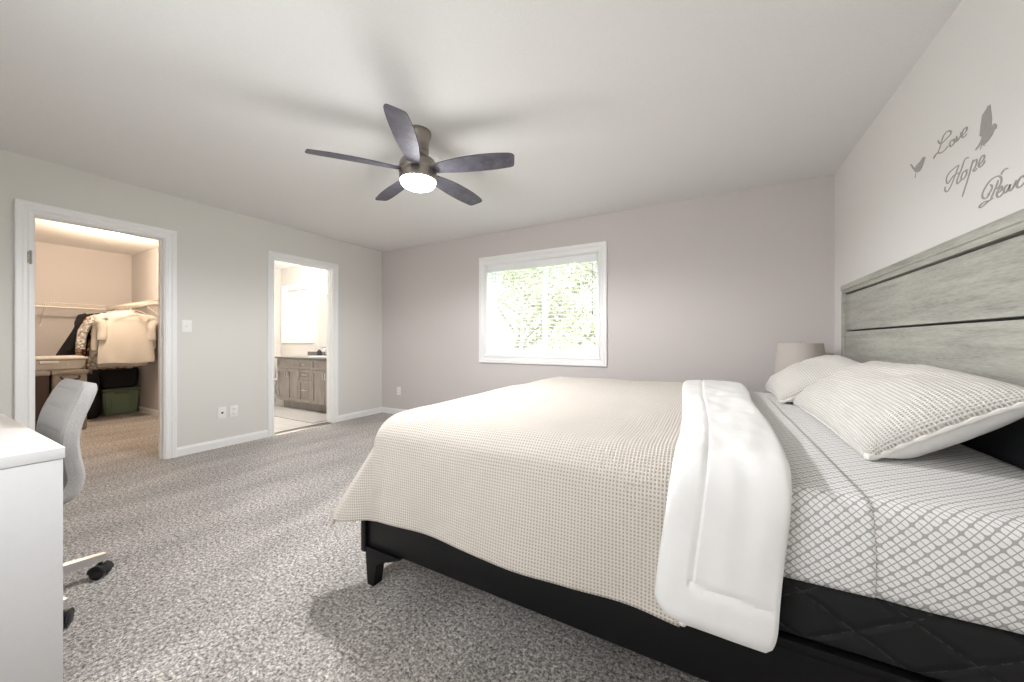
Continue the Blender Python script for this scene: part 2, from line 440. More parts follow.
# door frames: jamb lining, stepped casing, hinges
CP = [(-.004, 0), (-.004, .012), (.012, .015), (.02, .011), (.036, .013), (.046, .020), (.068, .024), (CW, .022), (CW, 0)]
def door_frame(n, d, w):
    y0, y1, z1 = d
    r = thing('door_%d' % n, (XL, (y0 + y1) / 2, 0), kind='structure')
    pr = [(a_ * w / CW if a_ > 0 else a_, h_) for a_, h_ in CP]
    bm = casing(bmesh.new(), y0, y1, 0, z1, pr, XL, 1); obj('casing', bm, 'trim_white', r, False)
    bm = casing(bmesh.new(), y0, y1, 0, z1, pr, XW, -1); obj('casing', bm, 'trim_white', r, False)
    bm = bmesh.new(); t = .012
    box(bm, XW - .001, XL + .001, y0 - .001, y0 + t, 0, z1); box(bm, XW - .001, XL + .001, y1 - t, y1 + .001, 0, z1)
    box(bm, XW - .001, XL + .001, y0 + t, y1 - t, z1 - t, z1 + .001)
    xm = (XW + XL) / 2
    box(bm, xm - .02, xm + .02, y0 + t, y0 + t + .01, 0, z1 - t); box(bm, xm - .02, xm + .02, y1 - t - .01, y1 - t, 0, z1 - t)
    box(bm, xm - .02, xm + .02, y0 + t + .01, y1 - t - .01, z1 - t - .01, z1 - t)
    obj('jamb', bm, 'trim_white', r, False)
    return r, t
d1, t = door_frame(1, D1, .075)
for zz in (1.70, .25):
    bm = B(XL - .001, XL + .014, D1[0] - .020, D1[0] + .002, zz - .045, zz + .045, .002); tube(bm, [(XL + .014, D1[0] - .006, zz - .05), (XL + .014, D1[0] - .006, zz + .05)], .006, 8)
    box(bm, XL + .012, XL + .017, D1[0] - .018, D1[0] - .009, zz - .03, zz - .02); box(bm, XL + .012, XL + .017, D1[0] - .018, D1[0] - .009, zz + .02, zz + .03)
    obj('hinge', bm, 'nickel', d1)
d2, t = door_frame(2, D2, .062)
struct('trim_1', prism(bmesh.new(), [(XW, 0), (XL + .005, 0), (XL - .01, .008), (XW + .015, .008)], 'y', D2[0] + .018, D2[1] - .018), 'nickel')

# bedroom window: casing, vinyl frame, mullion, two sashes, two panes
WC = [(-.004, 0), (-.004, .012), (.014, .016), (.022, .011), (.045, .014), (.055, .022), (.085, .026), (.092, .024), (.092, 0)]
w1 = thing('window_1', ((WX0 + WX1) / 2, YB, WZ0), kind='structure')
obj('casing', casing(bmesh.new(), WX0, WX1, WZ0, WZ1, WC, YB, -1, True, 'y'), 'trim_white', w1, False)
bm = bmesh.new()
box(bm, WX0, WX0 + .012, YB - .002, YB + .18, WZ0, WZ1); box(bm, WX1 - .012, WX1, YB - .002, YB + .18, WZ0, WZ1)
box(bm, WX0 + .012, WX1 - .012, YB - .002, YB + .18, WZ0, WZ0 + .012); box(bm, WX0 + .012, WX1 - .012, YB - .002, YB + .18, WZ1 - .012, WZ1)
obj('jamb', bm, 'trim_white', w1, False)
def rect_frame(bm, x0, x1, z0, z1, w, y0, y1, bev=.004):
    box(bm, x0, x0 + w, y0, y1, z0, z1, bev); box(bm, x1 - w, x1, y0, y1, z0, z1, bev)
    box(bm, x0 + w, x1 - w, y0, y1, z0, z0 + w, bev); box(bm, x0 + w, x1 - w, y0, y1, z1 - w, z1, bev); return bm
obj('window_frame', rect_frame(bmesh.new(), WX0 + .012, WX1 - .012, WZ0 + .012, WZ1 - .012, .022, YB + .12, YB + .175), 'vinyl_white', w1, False)
xm = -1.755
for a0, a1, yy in ((WX0 + .034, xm + .025, YB + .150), (xm - .025, WX1 - .034, YB + .125)):
    s1 = obj('sash', rect_frame(bmesh.new(), a0, a1, WZ0 + .034, WZ1 - .034, .034, yy, yy + .022), 'vinyl_white', w1, False)
    g = obj('pane', B(a0 + .034, a1 - .034, yy + .009, yy + .013, WZ0 + .068, WZ1 - .068), 'window_glass', s1, False)
# open slat blind hanging inside the reveal
bl = thing('window_blind', ((WX0 + WX1) / 2, YB + .045, WZ1), 'white horizontal slat blind, lowered with its slats open, inside the bedroom window', 'blind')
hx0, hx1 = WX0 + .02, WX1 - .02
obj('head_rail', B(hx0, hx1, YB + .004, YB + .068, WZ1 - .095, WZ1 - .014, .004), 'vinyl_white', bl)
bm = bmesh.new(); z = WZ1 - .125; zb = WZ0 + .035
while z > zb + .03:
    vs = []
    for dy, dz in ((-.024, -.0015), (-.012, .001), (0, .002), (.012, .001), (.024, -.0015)):
        vs.append((YB + .042 + dy, z + dz - dy * .10))
    pts = vs + [(a_, b_ - .0022) for a_, b_ in vs[::-1]]
    prism(bm, pts, 'x', hx0 + .006, hx1 - .006); z -= .0445
obj('slats', bm, 'vinyl_white', bl)
obj('bottom_rail', B(hx0 + .006, hx1 - .006, YB + .018, YB + .066, zb - .016, zb, .003), 'vinyl_white', bl)
bm = bmesh.new()
for xx in (hx0 + .16, -2.02, -1.58, hx1 - .16):
    for yy in (YB + .017, YB + .067): tube(bm, [(xx, yy, WZ1 - .09), (xx, yy, zb)], .0011, 5)
obj('ladder_cord', bm, 'vinyl_white', bl)
bm = tube(bmesh.new(), [(hx1 - .05, YB + .012, WZ1 - .1), (hx1 - .05, YB + .008, 1.42)], .002, 6); lathe(bm, [(.002, 1.37), (.007, 1.375), (.006, 1.405), (.002, 1.42)], hx1 - .05, YB + .008, 10)
obj('pull_cord', bm, 'slot_dark', bl)

# added fill-light window (behind the camera) and bathroom window
w2 = thing('fill_window', ((FX0 + FX1) / 2, YF, FZ0), kind='structure')
obj('casing', casing(bmesh.new(), FX0, FX1, FZ0, FZ1, WC, YF, 1, True, 'y'), 'trim_white', w2, False)
obj('window_frame', rect_frame(bmesh.new(), FX0, FX1, FZ0, FZ1, .04, YF - .13, YF - .08), 'vinyl_white', w2, False)
w3 = thing('window_3', ((BX0 + BX1) / 2, YB, BZ0), kind='structure')
obj('casing', casing(bmesh.new(), BX0, BX1, BZ0, BZ1, WC, YB, -1, True, 'y'), 'trim_white', w3, False)
obj('window_frame', rect_frame(bmesh.new(), BX0, BX1, BZ0, BZ1, .05, YB + .05, YB + .10), 'vinyl_white', w3, False)
obj('pane', B(BX0 + .05, BX1 - .05, YB + .07, YB + .076, BZ0 + .05, BZ1 - .05), 'frosted_glass', w3, False)

# switch and outlets
def wall_plate(axis, a, z, label, cat, name, kind_):
    r = thing(name, (XL, a, z) if axis == 'x' else (a, YB, z), label, cat)
    def bx(bm, u0, u1, d0, d1_, z0, z1, bev=0):
        if axis == 'x': return box(bm, XL + d0, XL + d1_, a + u0, a + u1, z + z0, z + z1, bev)
        return box(bm, a + u0, a + u1, YB - d1_, YB - d0, z + z0, z + z1, bev)
    obj('cover_plate', bx(bmesh.new(), -.037, .037, 0, .006, -.059, .059, .003), 'plate_white', r)
    if kind_ == 'switch':
        obj('toggle', bx(bmesh.new(), -.008, .008, .006, .016, -.012, .012, .002), 'plate_white', r)
    elif kind_ == 'jack':
        obj('jack', bx(bmesh.new(), -.009, .009, .006, .010, -.009, .009, .001), 'slot_dark', r)
    else:
        for zz in (.022, -.022):
            rc = obj('receptacle', bx(bmesh.new(), -.016, .016, .006, .009, zz - .014, zz + .014, .003), 'plate_white', r)
            bm = bmesh.new()
            for uu in (-.006, .006): bx(bm, uu - .0012, uu + .0012, .009, .0096, zz - .004, zz + .007)
            obj('slots', bm, 'slot_dark', rc)
wall_plate('x', 1.50, 1.228, 'white light switch plate on the left wall beside the closet door casing', 'light switch', 'light_switch', 'switch')
wall_plate('x', 1.782, .35, 'white wall jack plate low on the left wall, the one nearer the closet door', 'wall jack', 'wall_jack', 'jack')
wall_plate('x', 1.885, .35, 'white power outlet low on the left wall, the one nearer the bathroom door', 'outlet', 'power_outlet', 'out')
wall_plate('y', -4.033, .35, 'white power outlet low on the back wall near the left corner', 'outlet', 'power_outlet', 'out')

# ------------------------------------------------------------------ bed
bed = thing('platform_bed', (-.28, 2.19, 0), 'black platform bed frame with a tall grey plank headboard against the right wall', 'bed')
HY0, HY1 = 1.06, 3.365
PX = .815
# headboard: frame, planks, cap
hb = obj('headboard', B(.845, .868, HY0 + .02, HY1 - .02, .14, 1.45), 'oak_dark', bed, False)
def plank(z0, z1, mat):
    return obj('plank', B(PX, .846, HY0 + .05, HY1 - .05, z0, z1, .004), mat, hb)
plank(1.160, 1.405, 'oak_grey'); plank(.900, 1.150, 'oak_grey'); plank(.64, .890, 'oak_dark'); plank(.38, .63, 'oak_dark')
# stepped top rail
obj('top_rail', prism(bmesh.new(), [(.80, 1.474), (.797, 1.47), (.797, 1.440), (.804, 1.436), (.804, 1.414), (.868, 1.414), (.868, 1.474)], 'y', HY0 - .0, HY1 + .0), 'oak_grey', hb)
for y0, y1 in ((HY0, HY0 + .045), (HY1 - .045, HY1)):
    obj('post', B(.800, .868, y0, y1, 0, 1.4135, .003), 'oak_grey', hb)
NY, FY = 1.105, 3.255                       # outer faces of the side rails
def rail(y0, y1):
    o = obj('side_rail', B(-1.36, .80, y0, y1, .165, .325, .004), 'black_wood', bed)
    obj('rail_cap', B(-1.36, .80, y0 - .002, y1 + .002, .325, .350, .006), 'black_wood', o)
rail(NY, NY + .03); rail(FY - .03, FY)
obj('footboard', B(-1.392, -1.362, NY - .012, FY + .012, .135, .350, .005), 'black_wood', bed)
obj('slat_deck', B(-1.355, .80, NY + .035, FY - .035, .165, .19), 'black_wood', bed)
def leg(x0, dirx, y0, y1):
    # tapering bracket foot: vertical outer side, sloping inner side running into a brace under the rail
    s_ = dirx
    pts = [(x0 + s_ * .012, 0), (x0 + s_ * .05, 0), (x0 + s_ * .068, .095), (x0 + s_ * .10, .118), (x0 + s_ * .21, .160), (x0 + s_ * .21, .1645), (x0, .1645), (x0, .12)]
    return obj('leg', prism(bmesh.new(), pts, 'y', y0, y1), 'black_wood', bed, False)
leg(-1.358, 1, NY - .012, NY + .035); leg(-1.358, 1, FY - .035, FY + .012)
leg(.795, -1, NY, NY + .035); leg(.795, -1, FY - .035, FY)

bs = B(-1.345, .795, NY + .012, FY - .012, .352, .492, .02, 3)
tag(obj('box_spring', bs, 'box_fabric'), 'low black quilted box spring between the bed rails and the mattress', 'box spring')

# mattress with its fitted sheet
MX0, MX1, MY0, MY1, MZ0, MZ1 = -1.33, .79, 1.13, 3.23, .494, .705
mt = obj('mattress', B(MX0 + .12, MX1 - .02, MY0 + .02, MY1 - .02, MZ0 + .002, MZ1 - .02, .05, 4), 'pillow_white')
tag(mt, 'thick king mattress in a grey and white petal print fitted sheet', 'mattress')
def sheet_fn(x0, x1, ins, hem, off, wav=.006, seed=0, yend=None):
    """cross-section across the bed: from near hem over the top to the far hem"""
    R = .055
    half = (MY1 - MY0) / 2 + off; cyy = (MY0 + MY1) / 2; top = MZ1 + off
    flat = half - R; vert = top - R - hem; arc = R * PI / 2
    L = flat + arc + vert
    def f(u, v_):
        x = lerp(x0, x1, u); s_ = (v_ * 2 - 1) * L; a_ = abs(s_); sg = -1 if s_ < 0 else 1
        if a_ < flat: y, z = a_, top
        elif a_ < flat + arc:
            t_ = (a_ - flat) / R; y, z = flat + R * math.sin(t_), top - R * (1 - math.cos(t_))
        else:
            e_ = a_ - flat - arc; y, z = half, top - R - e_
            y += .010 * math.sin(e_ / max(vert, .01) * PI) + wav * noise.noise(Vector((x * 5, e_ * 3, seed))) * min(1, e_ / .06)
            if e_ > vert - .001: z += .006 * noise.noise(Vector((x * 4, 3, seed)))
        z += .006 * noise.noise(Vector((x * 3, s_ * 3, seed + 5))) if a_ < flat else 0
        return (x, cyy + sg * y, z)
    def uvf(u, v_): return (lerp(x0, x1, u), (v_ * 2 - 1) * L)
    return f, uvf
def add_solid(o, th, off=1):
    m_ = o.modifiers.new('thick', 'SOLIDIFY'); m_.thickness = th; m_.offset = off
    return o
f, uvf = sheet_fn(MX0 + .10, MX1, 0, MZ0 + .004, .0)
add_solid(obj('fitted_sheet', grid(90, 160, f, uvf), 'sheet_print', mt), .004, 1)
f, uvf = sheet_fn(-.30, .325, 0, MZ0 + .000, .005, .008, 3)
fs = add_solid(obj('flat_sheet', grid(60, 180, f, uvf), 'sheet_print'), .002, 1)
tag(fs, 'grey and white petal print top sheet folded back under the white comforter', 'sheet')

# draped cloth over the bed
def drape(x, t, top, R, hem_z, off, headfree=True, flare=.09, cflare=.46, wr=.014, seed=1):
    """x: cloth coordinate along the bed, t: across (both metres, flat).  Wraps foot, near and far sides."""
    x_in = MX0 - off + R; y_in0 = MY0 - off + R; y_in1 = MY1 + off - R
    a_ = max(0, x_in - x); b_ = 0; sg = 0
    if t < y_in0: b_ = y_in0 - t; sg = -1
    elif t > y_in1: b_ = t - y_in1; sg = 1
    rho = math.hypot(a_, b_)
    bx_, by_ = max(x, x_in), min(max(t, y_in0), y_in1)
    crown = .008 * (1 - abs((by_ - (MY0 + MY1) / 2) / 1.1) ** 2.5) + .009 * noise.noise(Vector((bx_ * 2.6, by_ * 2.2, seed))) + .005 * noise.noise(Vector((bx_ * 7, by_ * 5, seed + 9)))
    if rho < 1e-6: return (bx_, by_, top + crown)
    dx, dy = a_ / rho, b_ / rho * sg
    s2 = (2 * a_ * b_ / rho ** 2) ** 2          # 1 at the middle of the corner
    th = math.atan2(b_, a_)
    rho *= (math.cos(th) ** 6 + math.sin(th) ** 6) ** (.62 / 6)
    arc = R * PI / 2
    if rho < arc:
        hx, dz = R * math.sin(rho / R), R * (1 - math.cos(rho / R))
    else:
        e_ = rho - arc
        g = flare + cflare * s2
        hx, dz = R + e_ * math.sin(g), R + e_ * math.cos(g)
        k_ = min(1, e_ / .25); al = bx_ if b_ > 0 and a_ == 0 else (by_ if a_ > 0 and b_ == 0 else th)
        hx += min(1, e_ / .3) * s2 * .032 * math.cos(th * 12)
        hx += k_ * wr * (math.sin(al * 9 + seed) * .6 + noise.noise(Vector((al * 5, e_ * 2, seed))))
    c_ = crown * max(0, 1 - rho / .2)
    return (bx_ - dx * hx, by_ + dy * hx, top - dz + c_)
QT, QR = .745, .14
over = QR * PI / 2 + (QT - QR - .325) / math.cos(.09)
qx0 = MX0 - .042 + QR - over; qy0 = MY0 - .042 + QR - over; qy1 = MY1 + .042 - QR + over; qx1 = -.075
def qf(u, v_): return drape(lerp(qx0, qx1, u), lerp(qy0, qy1, v_) , QT, QR, .325, .042, seed=1)
def quv(u, v_): return (lerp(qx0, qx1, u), lerp(qy0, qy1, v_))
q = add_solid(obj('waffle_quilt', grid(170, 300, qf, quv), 'waffle_quilt'), .010, 1)
tag(q, 'cream waffle weave quilt draped over the foot half of the bed', 'quilt')
# puffed cotton edge of the quilt by the comforter
bm = bmesh.new(); pts = [Vector(drape(qx1 + .006, lerp(qy0, qy1, j / 400), QT + .004, QR, .325, .042, seed=1)) for j in range(401)]
tube(bm, pts, [.009 + .004 * math.sin(j * 1.3) for j in range(401)], 8)
obj('fringe_edge', bm, 'waffle_sham', q)

# turned-down white comforter lying across the bed
def cf_bm():
    NU, NV = 44, 260; T = .019
    top, R, off = QT + .016, .115, .057
    ov_n = R * PI / 2 + (top - R - .330); ov_f = R * PI / 2 + .25
    y_in0 = MY0 - off + R; y_in1 = MY1 + off - R
    t0, t1 = y_in0 - ov_n, y_in1 + ov_f
    bm = bmesh.new()
    def pt(u, v_, side):
        t_ = lerp(t0, t1, v_)
        # width narrows down the near side, rounded end corners
        side_d = max(0, y_in0 - t_)
        k_ = sm(side_d / ov_n)
        m_ = sm((t_ - y_in0) / (y_in1 - y_in0)); xl = lerp(lerp(-.095, -.140, k_), -.19, m_); xr = lerp(lerp(.180, .138, k_), .20, m_) + .008 * math.sin(t_ * 5) * (1 - k_)
        ed = (t_ - t0); rc = .07
        if ed < rc: cut = rc - math.sqrt(max(0, rc * rc - (rc - ed) ** 2)); xl += cut; xr -= cut * .35
        x = lerp(xl, xr, u)
        w = 1 - abs(2 * u - 1) ** 5
        endk = min(1, ed / .03, (t1 - t_) / .03)
        th = T * math.sqrt(max(w, 0)) * math.sqrt(max(endk, 0))
        seam = math.exp(-((u - .31) / .014) ** 2) * (1 if ed > .12 else 0) + (math.exp(-((ed - .12 + .03 * (u - .3)) / .008) ** 2) if u > .28 else 0)
        th *= 1 - .5 * min(1, seam)
        th += .010 * (noise.noise(Vector((x * 8, t_ * 4.5, 2))) + .6 * noise.noise(Vector((x * 19, t_ * 9, 7)))) * min(1, th / T) * math.sqrt(max(w, 0))
        p0 = Vector(drape(x, t_, top, R, .33, off, flare=.05, wr=.012, seed=4))
        if side == 0: return p0
        e_ = .004
        p1_ = Vector(drape(x + e_, t_, top, R, .33, off, flare=.05, wr=.012, seed=4)); p2 = Vector(drape(x, t_ + e_, top, R, .33, off, flare=.05, wr=.012, seed=4))
        n_ = (p1_ - p0).cross(p2 - p0).normalized()
        return p0 + n_ * max(th, .001)
    g = []
    for s_ in (0, 1): g.append([[bm.verts.new(pt(i / NU, j / NV, s_)) for j in range(NV + 1)] for i in range(NU + 1)])
    for s_ in (0, 1):
        for i in range(NU):
            for j in range(NV):
                q_ = (g[s_][i][j], g[s_][i + 1][j], g[s_][i + 1][j + 1], g[s_][i][j + 1]); bm.faces.new(q_ if s_ else q_[::-1])
    for i in range(NU):
        for j in (0, NV): bm.faces.new((g[0][i][j], g[0][i + 1][j], g[1][i + 1][j], g[1][i][j]))
    for j in range(NV):
        for i in (0, NU): bm.faces.new((g[0][i][j], g[0][i][j + 1], g[1][i][j + 1], g[1][i][j]))
    return bm
tag(obj('comforter', cf_bm(), 'comforter_white'), 'puffy white comforter turned down across the middle of the bed and hanging over its side', 'comforter')

# pillows: waffle sham over a white pillow, leaning on the headboard
def pillow(cy, front, back, Ly, T, label, seed):
    fx, fz = front; bx_, bz = back
    d = Vector((bx_ - fx, 0, bz - fz)); D = d.length; d.normalize(); n_ = Vector((-d.z, 0, d.x))
    c0 = Vector(((fx + bx_) / 2, cy, (fz + bz) / 2))
    r = thing('bed_pillow', (c0.x, cy, .71), label, 'pillow', 'pillows leaning on the headboard')
    def P_(a_, b_, s_, puff=0, ext=1.0):
        w = max(0, (1 - a_ * a_) * (1 - b_ * b_))
        h = T * w ** .29 * s_
        pin = 1 - .055 * (1 - abs(b_) ** 3) ; pinb = 1 - .05 * (1 - abs(a_) ** 3)
        p_ = c0 + d * (a_ * D / 2 * pin * ext) + Vector((0, 1, 0)) * (b_ * Ly / 2 * pinb * ext) + n_ * h
        p_ += n_ * (.016 * noise.noise(Vector((a_ * 2 + seed, b_ * 3, 1))) + .005 * noise.noise(Vector((a_ * 7 + seed, b_ * 9, 1)))) * (1 if s_ > 0 else .3) * min(1, w * 4)
        p_ += Vector((0, 0, -.012)) * (b_ * b_) * (1 if s_ > 0 else 1)
        if p_.x > .796: p_.x = .796
        if p_.z < .724: p_.z = .724
        return p_
    NU, NV = 70, 100
    def e(t_): return math.sin((t_ * 2 - 1) * PI / 2)
    top = grid(NU, NV, lambda u, v_: P_(e(u), e(v_), 1.0) + n_ * .0, lambda u, v_: ((u * .6 + (e(u) + 1) * .2) * D * 1.2, (v_ * .5 + (e(v_) + 1) * .25) * Ly * 1.12))
    sh = obj('waffle_sham', top, 'waffle_sham', r); add_solid(sh, .006, 1)
    bot = grid(NU, NV, lambda u, v_: P_(e(u), e(v_), -1.0) + n_ * (-.001), None)
    bmesh.ops.reverse_faces(bot, faces=bot.faces[:])
    u_ = obj('pillow_back', bot, 'pillow_white', r); u_['label'] = 'smooth white underside of the pillow'
    # puckered edge round the sham
    bm = bmesh.new(); loop = []
    for i in range(120): loop.append(P_(e(i / 120), -1, 0))
    for i in range(160): loop.append(P_(1, e(i / 160), 0))
    for i in range(120): loop.append(P_(-e(i / 120), 1, 0))
    for i in range(160): loop.append(P_(-1, -e(i / 160), 0))
    out = [loop[0]]
    for p_ in loop[1:]:
        if (p_ - out[-1]).length > .006: out.append(p_)
    tube(bm, out, [.0095 + .0016 * math.sin(i * 1.1) for i in range(len(out))], 9, closed=True)
    obj('ruched_edge', bm, 'waffle_sham', r)
pillow(2.08, (.425, .722), (.770, .945), 1.12, .110, 'cream waffle pillow with white underside, the nearer of the two on the bed', 1)
pillow(2.985, (.36, .728), (.755, .94), .65, .110, 'cream waffle pillow behind the nearer one, beside the bedside lamp', 5)

# ------------------------------------------------------------------ nightstand and lamp
ns = thing('nightstand', (.62, 3.56, 0), 'dark nightstand behind the bed in the right corner under the lamp', 'nightstand')
obj('carcass', B(.42, .84, 3.39, 3.80, .10, .555, .004), 'black_wood', ns)
obj('top', B(.405, .85, 3.375, 3.81, .555, .585, .004), 'oak_grey', ns)
for z0, z1 in ((.12, .325), (.335, .545)):
    dr = obj('drawer', B(.40, .42, 3.405, 3.785, z0, z1, .004), 'black_wood', ns)
    zc = (z0 + z1) / 2; obj('knob', lathe(bmesh.new(), [(.004, .400), (.004, .385), (.013, .380), (.011, .372), (.003, .370)], .4, 3.575, 16, axis='x', cz=zc), 'nickel', dr)
for xx in (.43, .80):
    for yy in (3.40, 3.755): obj('leg', prism(bmesh.new(), [(xx, 0), (xx + .03, 0), (xx + .035, .10), (xx - .005, .10)], 'y', yy, yy + .035), 'black_wood', ns, False)
lx, ly = .60, 3.54
lp = thing('table_lamp', (lx, ly, .585), 'table lamp with pale beige drum shade in the corner behind the pillows', 'lamp')
obj('base', lathe(bmesh.new(), [(.06, .585), (.065, .592), (.03, .60), (.045, .64), (.065, .70), (.055, .76), (.02, .79), (.012, .80), (.012, .84)], lx, ly, 28), 'lamp_ceramic', lp)
bm = bmesh.new(); n = 40; pr = [(.172, .815), (.140, 1.068), (.137, 1.068), (.169, .815)]
rings = [[bm.verts.new((lx + r_ * math.cos(2 * PI * j / n), ly + r_ * math.sin(2 * PI * j / n), z_)) for j in range(n)] for r_, z_ in pr]
for i in range(4):
    a_, b_ = rings[i], rings[(i + 1) % 4]
    for j in range(n): bm.faces.new((a_[j], a_[(j + 1) % n], b_[(j + 1) % n], b_[j]))
obj('lamp_shade', bm, 'lamp_fabric', lp)
bm = tube(bmesh.new(), [(lx - .139, ly, 1.05), (lx + .139, ly, 1.05)], .002, 6); tube(bm, [(lx, ly - .139, 1.05), (lx, ly + .139, 1.05)], .002, 6); tube(bm, [(lx, ly, .84), (lx, ly, 1.075)], .004, 8)
obj('shade_spider', bm, 'nickel', lp)

# ------------------------------------------------------------------ wall decals on the right wall
ST = {
'L1':[(2.295,1.968),(2.286,1.952),(2.264,1.941),(2.232,1.943),(2.201,1.947),(2.201,1.96),(2.225,1.971),(2.252,1.966),(2.268,1.948),(2.279,1.93),(2.293,1.918),(2.314,1.912),(2.33,1.903)],
'L2':[(2.333,1.903),(2.324,1.912),(2.302,1.914),(2.267,1.901),(2.237,1.901),(2.217,1.907)],
'o1':[(2.181,1.915),(2.198,1.918),(2.207,1.909),(2.198,1.895),(2.182,1.895),(2.171,1.903),(2.181,1.915),(2.159,1.908)],
'v1':[(2.159,1.919),(2.155,1.906),(2.158,1.896),(2.14,1.9),(2.128,1.91),(2.131,1.919)],
'e1':[(2.125,1.902),(2.108,1.902),(2.091,1.908),(2.092,1.919),(2.108,1.921),(2.121,1.912),(2.122,1.898),(2.108,1.89),(2.088,1.894)],
'H1':[(2.142,1.795),(2.172,1.794),(2.209,1.79),(2.229,1.776),(2.228,1.757),(2.216,1.749),(2.195,1.759),(2.175,1.766),(2.149,1.763),(2.123,1.762)],
'H2':[(2.14,1.794),(2.157,1.775),(2.178,1.75),(2.202,1.727),(2.223,1.717),(2.239,1.725),(2.242,1.738),(2.232,1.741)],
'H3':[(2.076,1.794),(2.092,1.8),(2.108,1.794),(2.123,1.772),(2.142,1.753),(2.155,1.735),(2.152,1.723),(2.136,1.724),(2.126,1.731)],
'o2':[(2.095,1.753),(2.114,1.753),(2.126,1.739),(2.12,1.727),(2.104,1.728),(2.091,1.74),(2.095,1.753),(2.08,1.75)],
'p1':[(2.051,1.776),(2.064,1.751),(2.08,1.721),(2.101,1.688),(2.12,1.657)],
'p2':[(2.063,1.759),(2.048,1.768),(2.032,1.767),(2.032,1.752),(2.041,1.741),(2.051,1.735),(2.041,1.729),(2.028,1.734)],
'e2':[(2.02,1.741),(2.004,1.743),(1.989,1.751),(1.987,1.761),(1.998,1.766),(2.01,1.758),(2.019,1.744),(2.012,1.731),(1.993,1.733),(1.983,1.743)],
'P0':[(1.9,1.657),(1.894,1.663),(1.882,1.668),(1.864,1.665)],
'P1':[(1.973,1.614),(1.961,1.615),(1.948,1.625),(1.946,1.635),(1.956,1.644)],
'P2':[(1.934,1.617),(1.917,1.618),(1.904,1.625),(1.898,1.638),(1.904,1.652),(1.923,1.66),(1.952,1.659),(1.98,1.645),(1.997,1.627),(1.997,1.613),(1.984,1.604),(1.969,1.606),(1.956,1.614)],
'P3':[(1.913,1.645),(1.923,1.628),(1.938,1.609),(1.954,1.59)],
'P4':[(1.937,1.591),(1.958,1.589),(1.991,1.593),(2.011,1.588),(2.015,1.582),(2.0,1.579),(1.976,1.585),(1.958,1.589)],
'e3':[(1.921,1.6),(1.906,1.601),(1.895,1.608),(1.898,1.616),(1.911,1.611),(1.921,1.6),(1.917,1.587),(1.904,1.584),(1.888,1.592)],
'a1':[(1.864,1.609),(1.875,1.61),(1.887,1.6),(1.884,1.589),(1.873,1.589),(1.86,1.6),(1.855,1.606),(1.861,1.593),(1.856,1.586),(1.844,1.592),(1.829,1.611)],
'c1':[(1.796,1.606),(1.799,1.612),(1.809,1.613),(1.822,1.602),(1.827,1.591),(1.819,1.583),(1.807,1.583),(1.79,1.592)],
'e4':[(1.782,1.595),(1.769,1.597),(1.761,1.604),(1.764,1.61),(1.775,1.607),(1.783,1.597),(1.78,1.585),(1.767,1.584),(1.755,1.592)]}
SMALL = [(2.551,1.974),(2.534,1.964),(2.504,1.932),(2.488,1.939),(2.45,1.943),(2.428,1.952),(2.412,1.949),(2.401,1.938),(2.415,1.924),(2.431,1.906),(2.453,1.898),(2.48,1.902),(2.501,1.915),(2.528,1.943)]
BIG = [(1.955,1.931),(1.952,1.91),(1.946,1.878),(1.948,1.851),(1.933,1.852),(1.922,1.84),(1.922,1.829),(1.934,1.828),(1.945,1.815),(1.968,1.805),(1.991,1.802),(2.007,1.811),(2.034,1.803),(2.04,1.809),(2.018,1.817),(2.007,1.827),(2.0,1.838),(2.013,1.846),(2.006,1.888),(1.998,1.916),(1.975,1.926),(1.967,1.934),(1.964,1.925)]
def strokes(keys, w):
    bm = bmesh.new()
    for kk in keys:
        P = catmull([(a_, b_, 0) for a_, b_ in ST[kk]], 6); N = len(P); L_ = []; R_ = []
        for i, p_ in enumerate(P):
            d = (P[min(i + 1, N - 1)] - P[max(i - 1, 0)]); d.normalize()
            n_ = Vector((-d.y, d.x, 0))
            ww = w * (.55 + .75 * abs(d.y)) * (.45 + .55 * sm(min(i, N - 1 - i) / 3))
            L_.append(p_ + n_ * ww); R_.append(p_ - n_ * ww)
        x0, x1 = XR + .001, XR - .0015
        F = [[bm.verts.new((xx, v_.x, v_.y)) for v_ in side] for side in (L_, R_) for xx in (x1, x0)]
        for i in range(N - 1):
            bm.faces.new((F[0][i], F[0][i + 1], F[2][i + 1], F[2][i])); bm.faces.new((F[0][i], F[0][i + 1], F[1][i + 1], F[1][i])); bm.faces.new((F[2][i], F[2][i + 1], F[3][i + 1], F[3][i]))
    return bm
for nm_, keys in (('Love', ('L1', 'L2', 'o1', 'v1', 'e1')), ('Hope', ('H1', 'H2', 'H3', 'o2', 'p1', 'p2', 'e2')), ('Peace', ('P0', 'P1', 'P2', 'P3', 'P4', 'e3', 'a1', 'c1', 'e4'))):
    tag(obj('wall_word', strokes(keys, .0034), 'decal_grey', None, False), 'grey cursive wall sticker reading %s above the headboard' % nm_, 'wall sticker', 'stickers on the wall above the headboard')
bm = prism(bmesh.new(), SMALL, 'x', XR + .001, XR - .0015)
for a_, b_ in (((2.492, 1.900), (2.500, 1.885)),): prism(bm, [(a_[0] - .002, a_[1] + .003), (a_[0] + .002, a_[1] + .003), (b_[0] + .002, b_[1]), (b_[0] - .002, b_[1])], 'x', XR + .001, XR - .0015)
tag(obj('bird_sticker', bm, 'decal_grey', None, False), 'small grey bird wall sticker left of the word Love', 'wall sticker', 'stickers on the wall above the headboard')
bm = prism(bmesh.new(), BIG, 'x', XR + .001, XR - .0015)
for (a_, b_) in (((2.0, 1.808), (2.01, 1.795)), ((1.994, 1.806), (1.985, 1.797))):
    prism(bm, [(a_[0] - .0015, a_[1]), (a_[0] + .0015, a_[1]), (b_[0] + .0015, b_[1]), (b_[0] - .0015, b_[1])], 'x', XR + .001, XR - .0015)
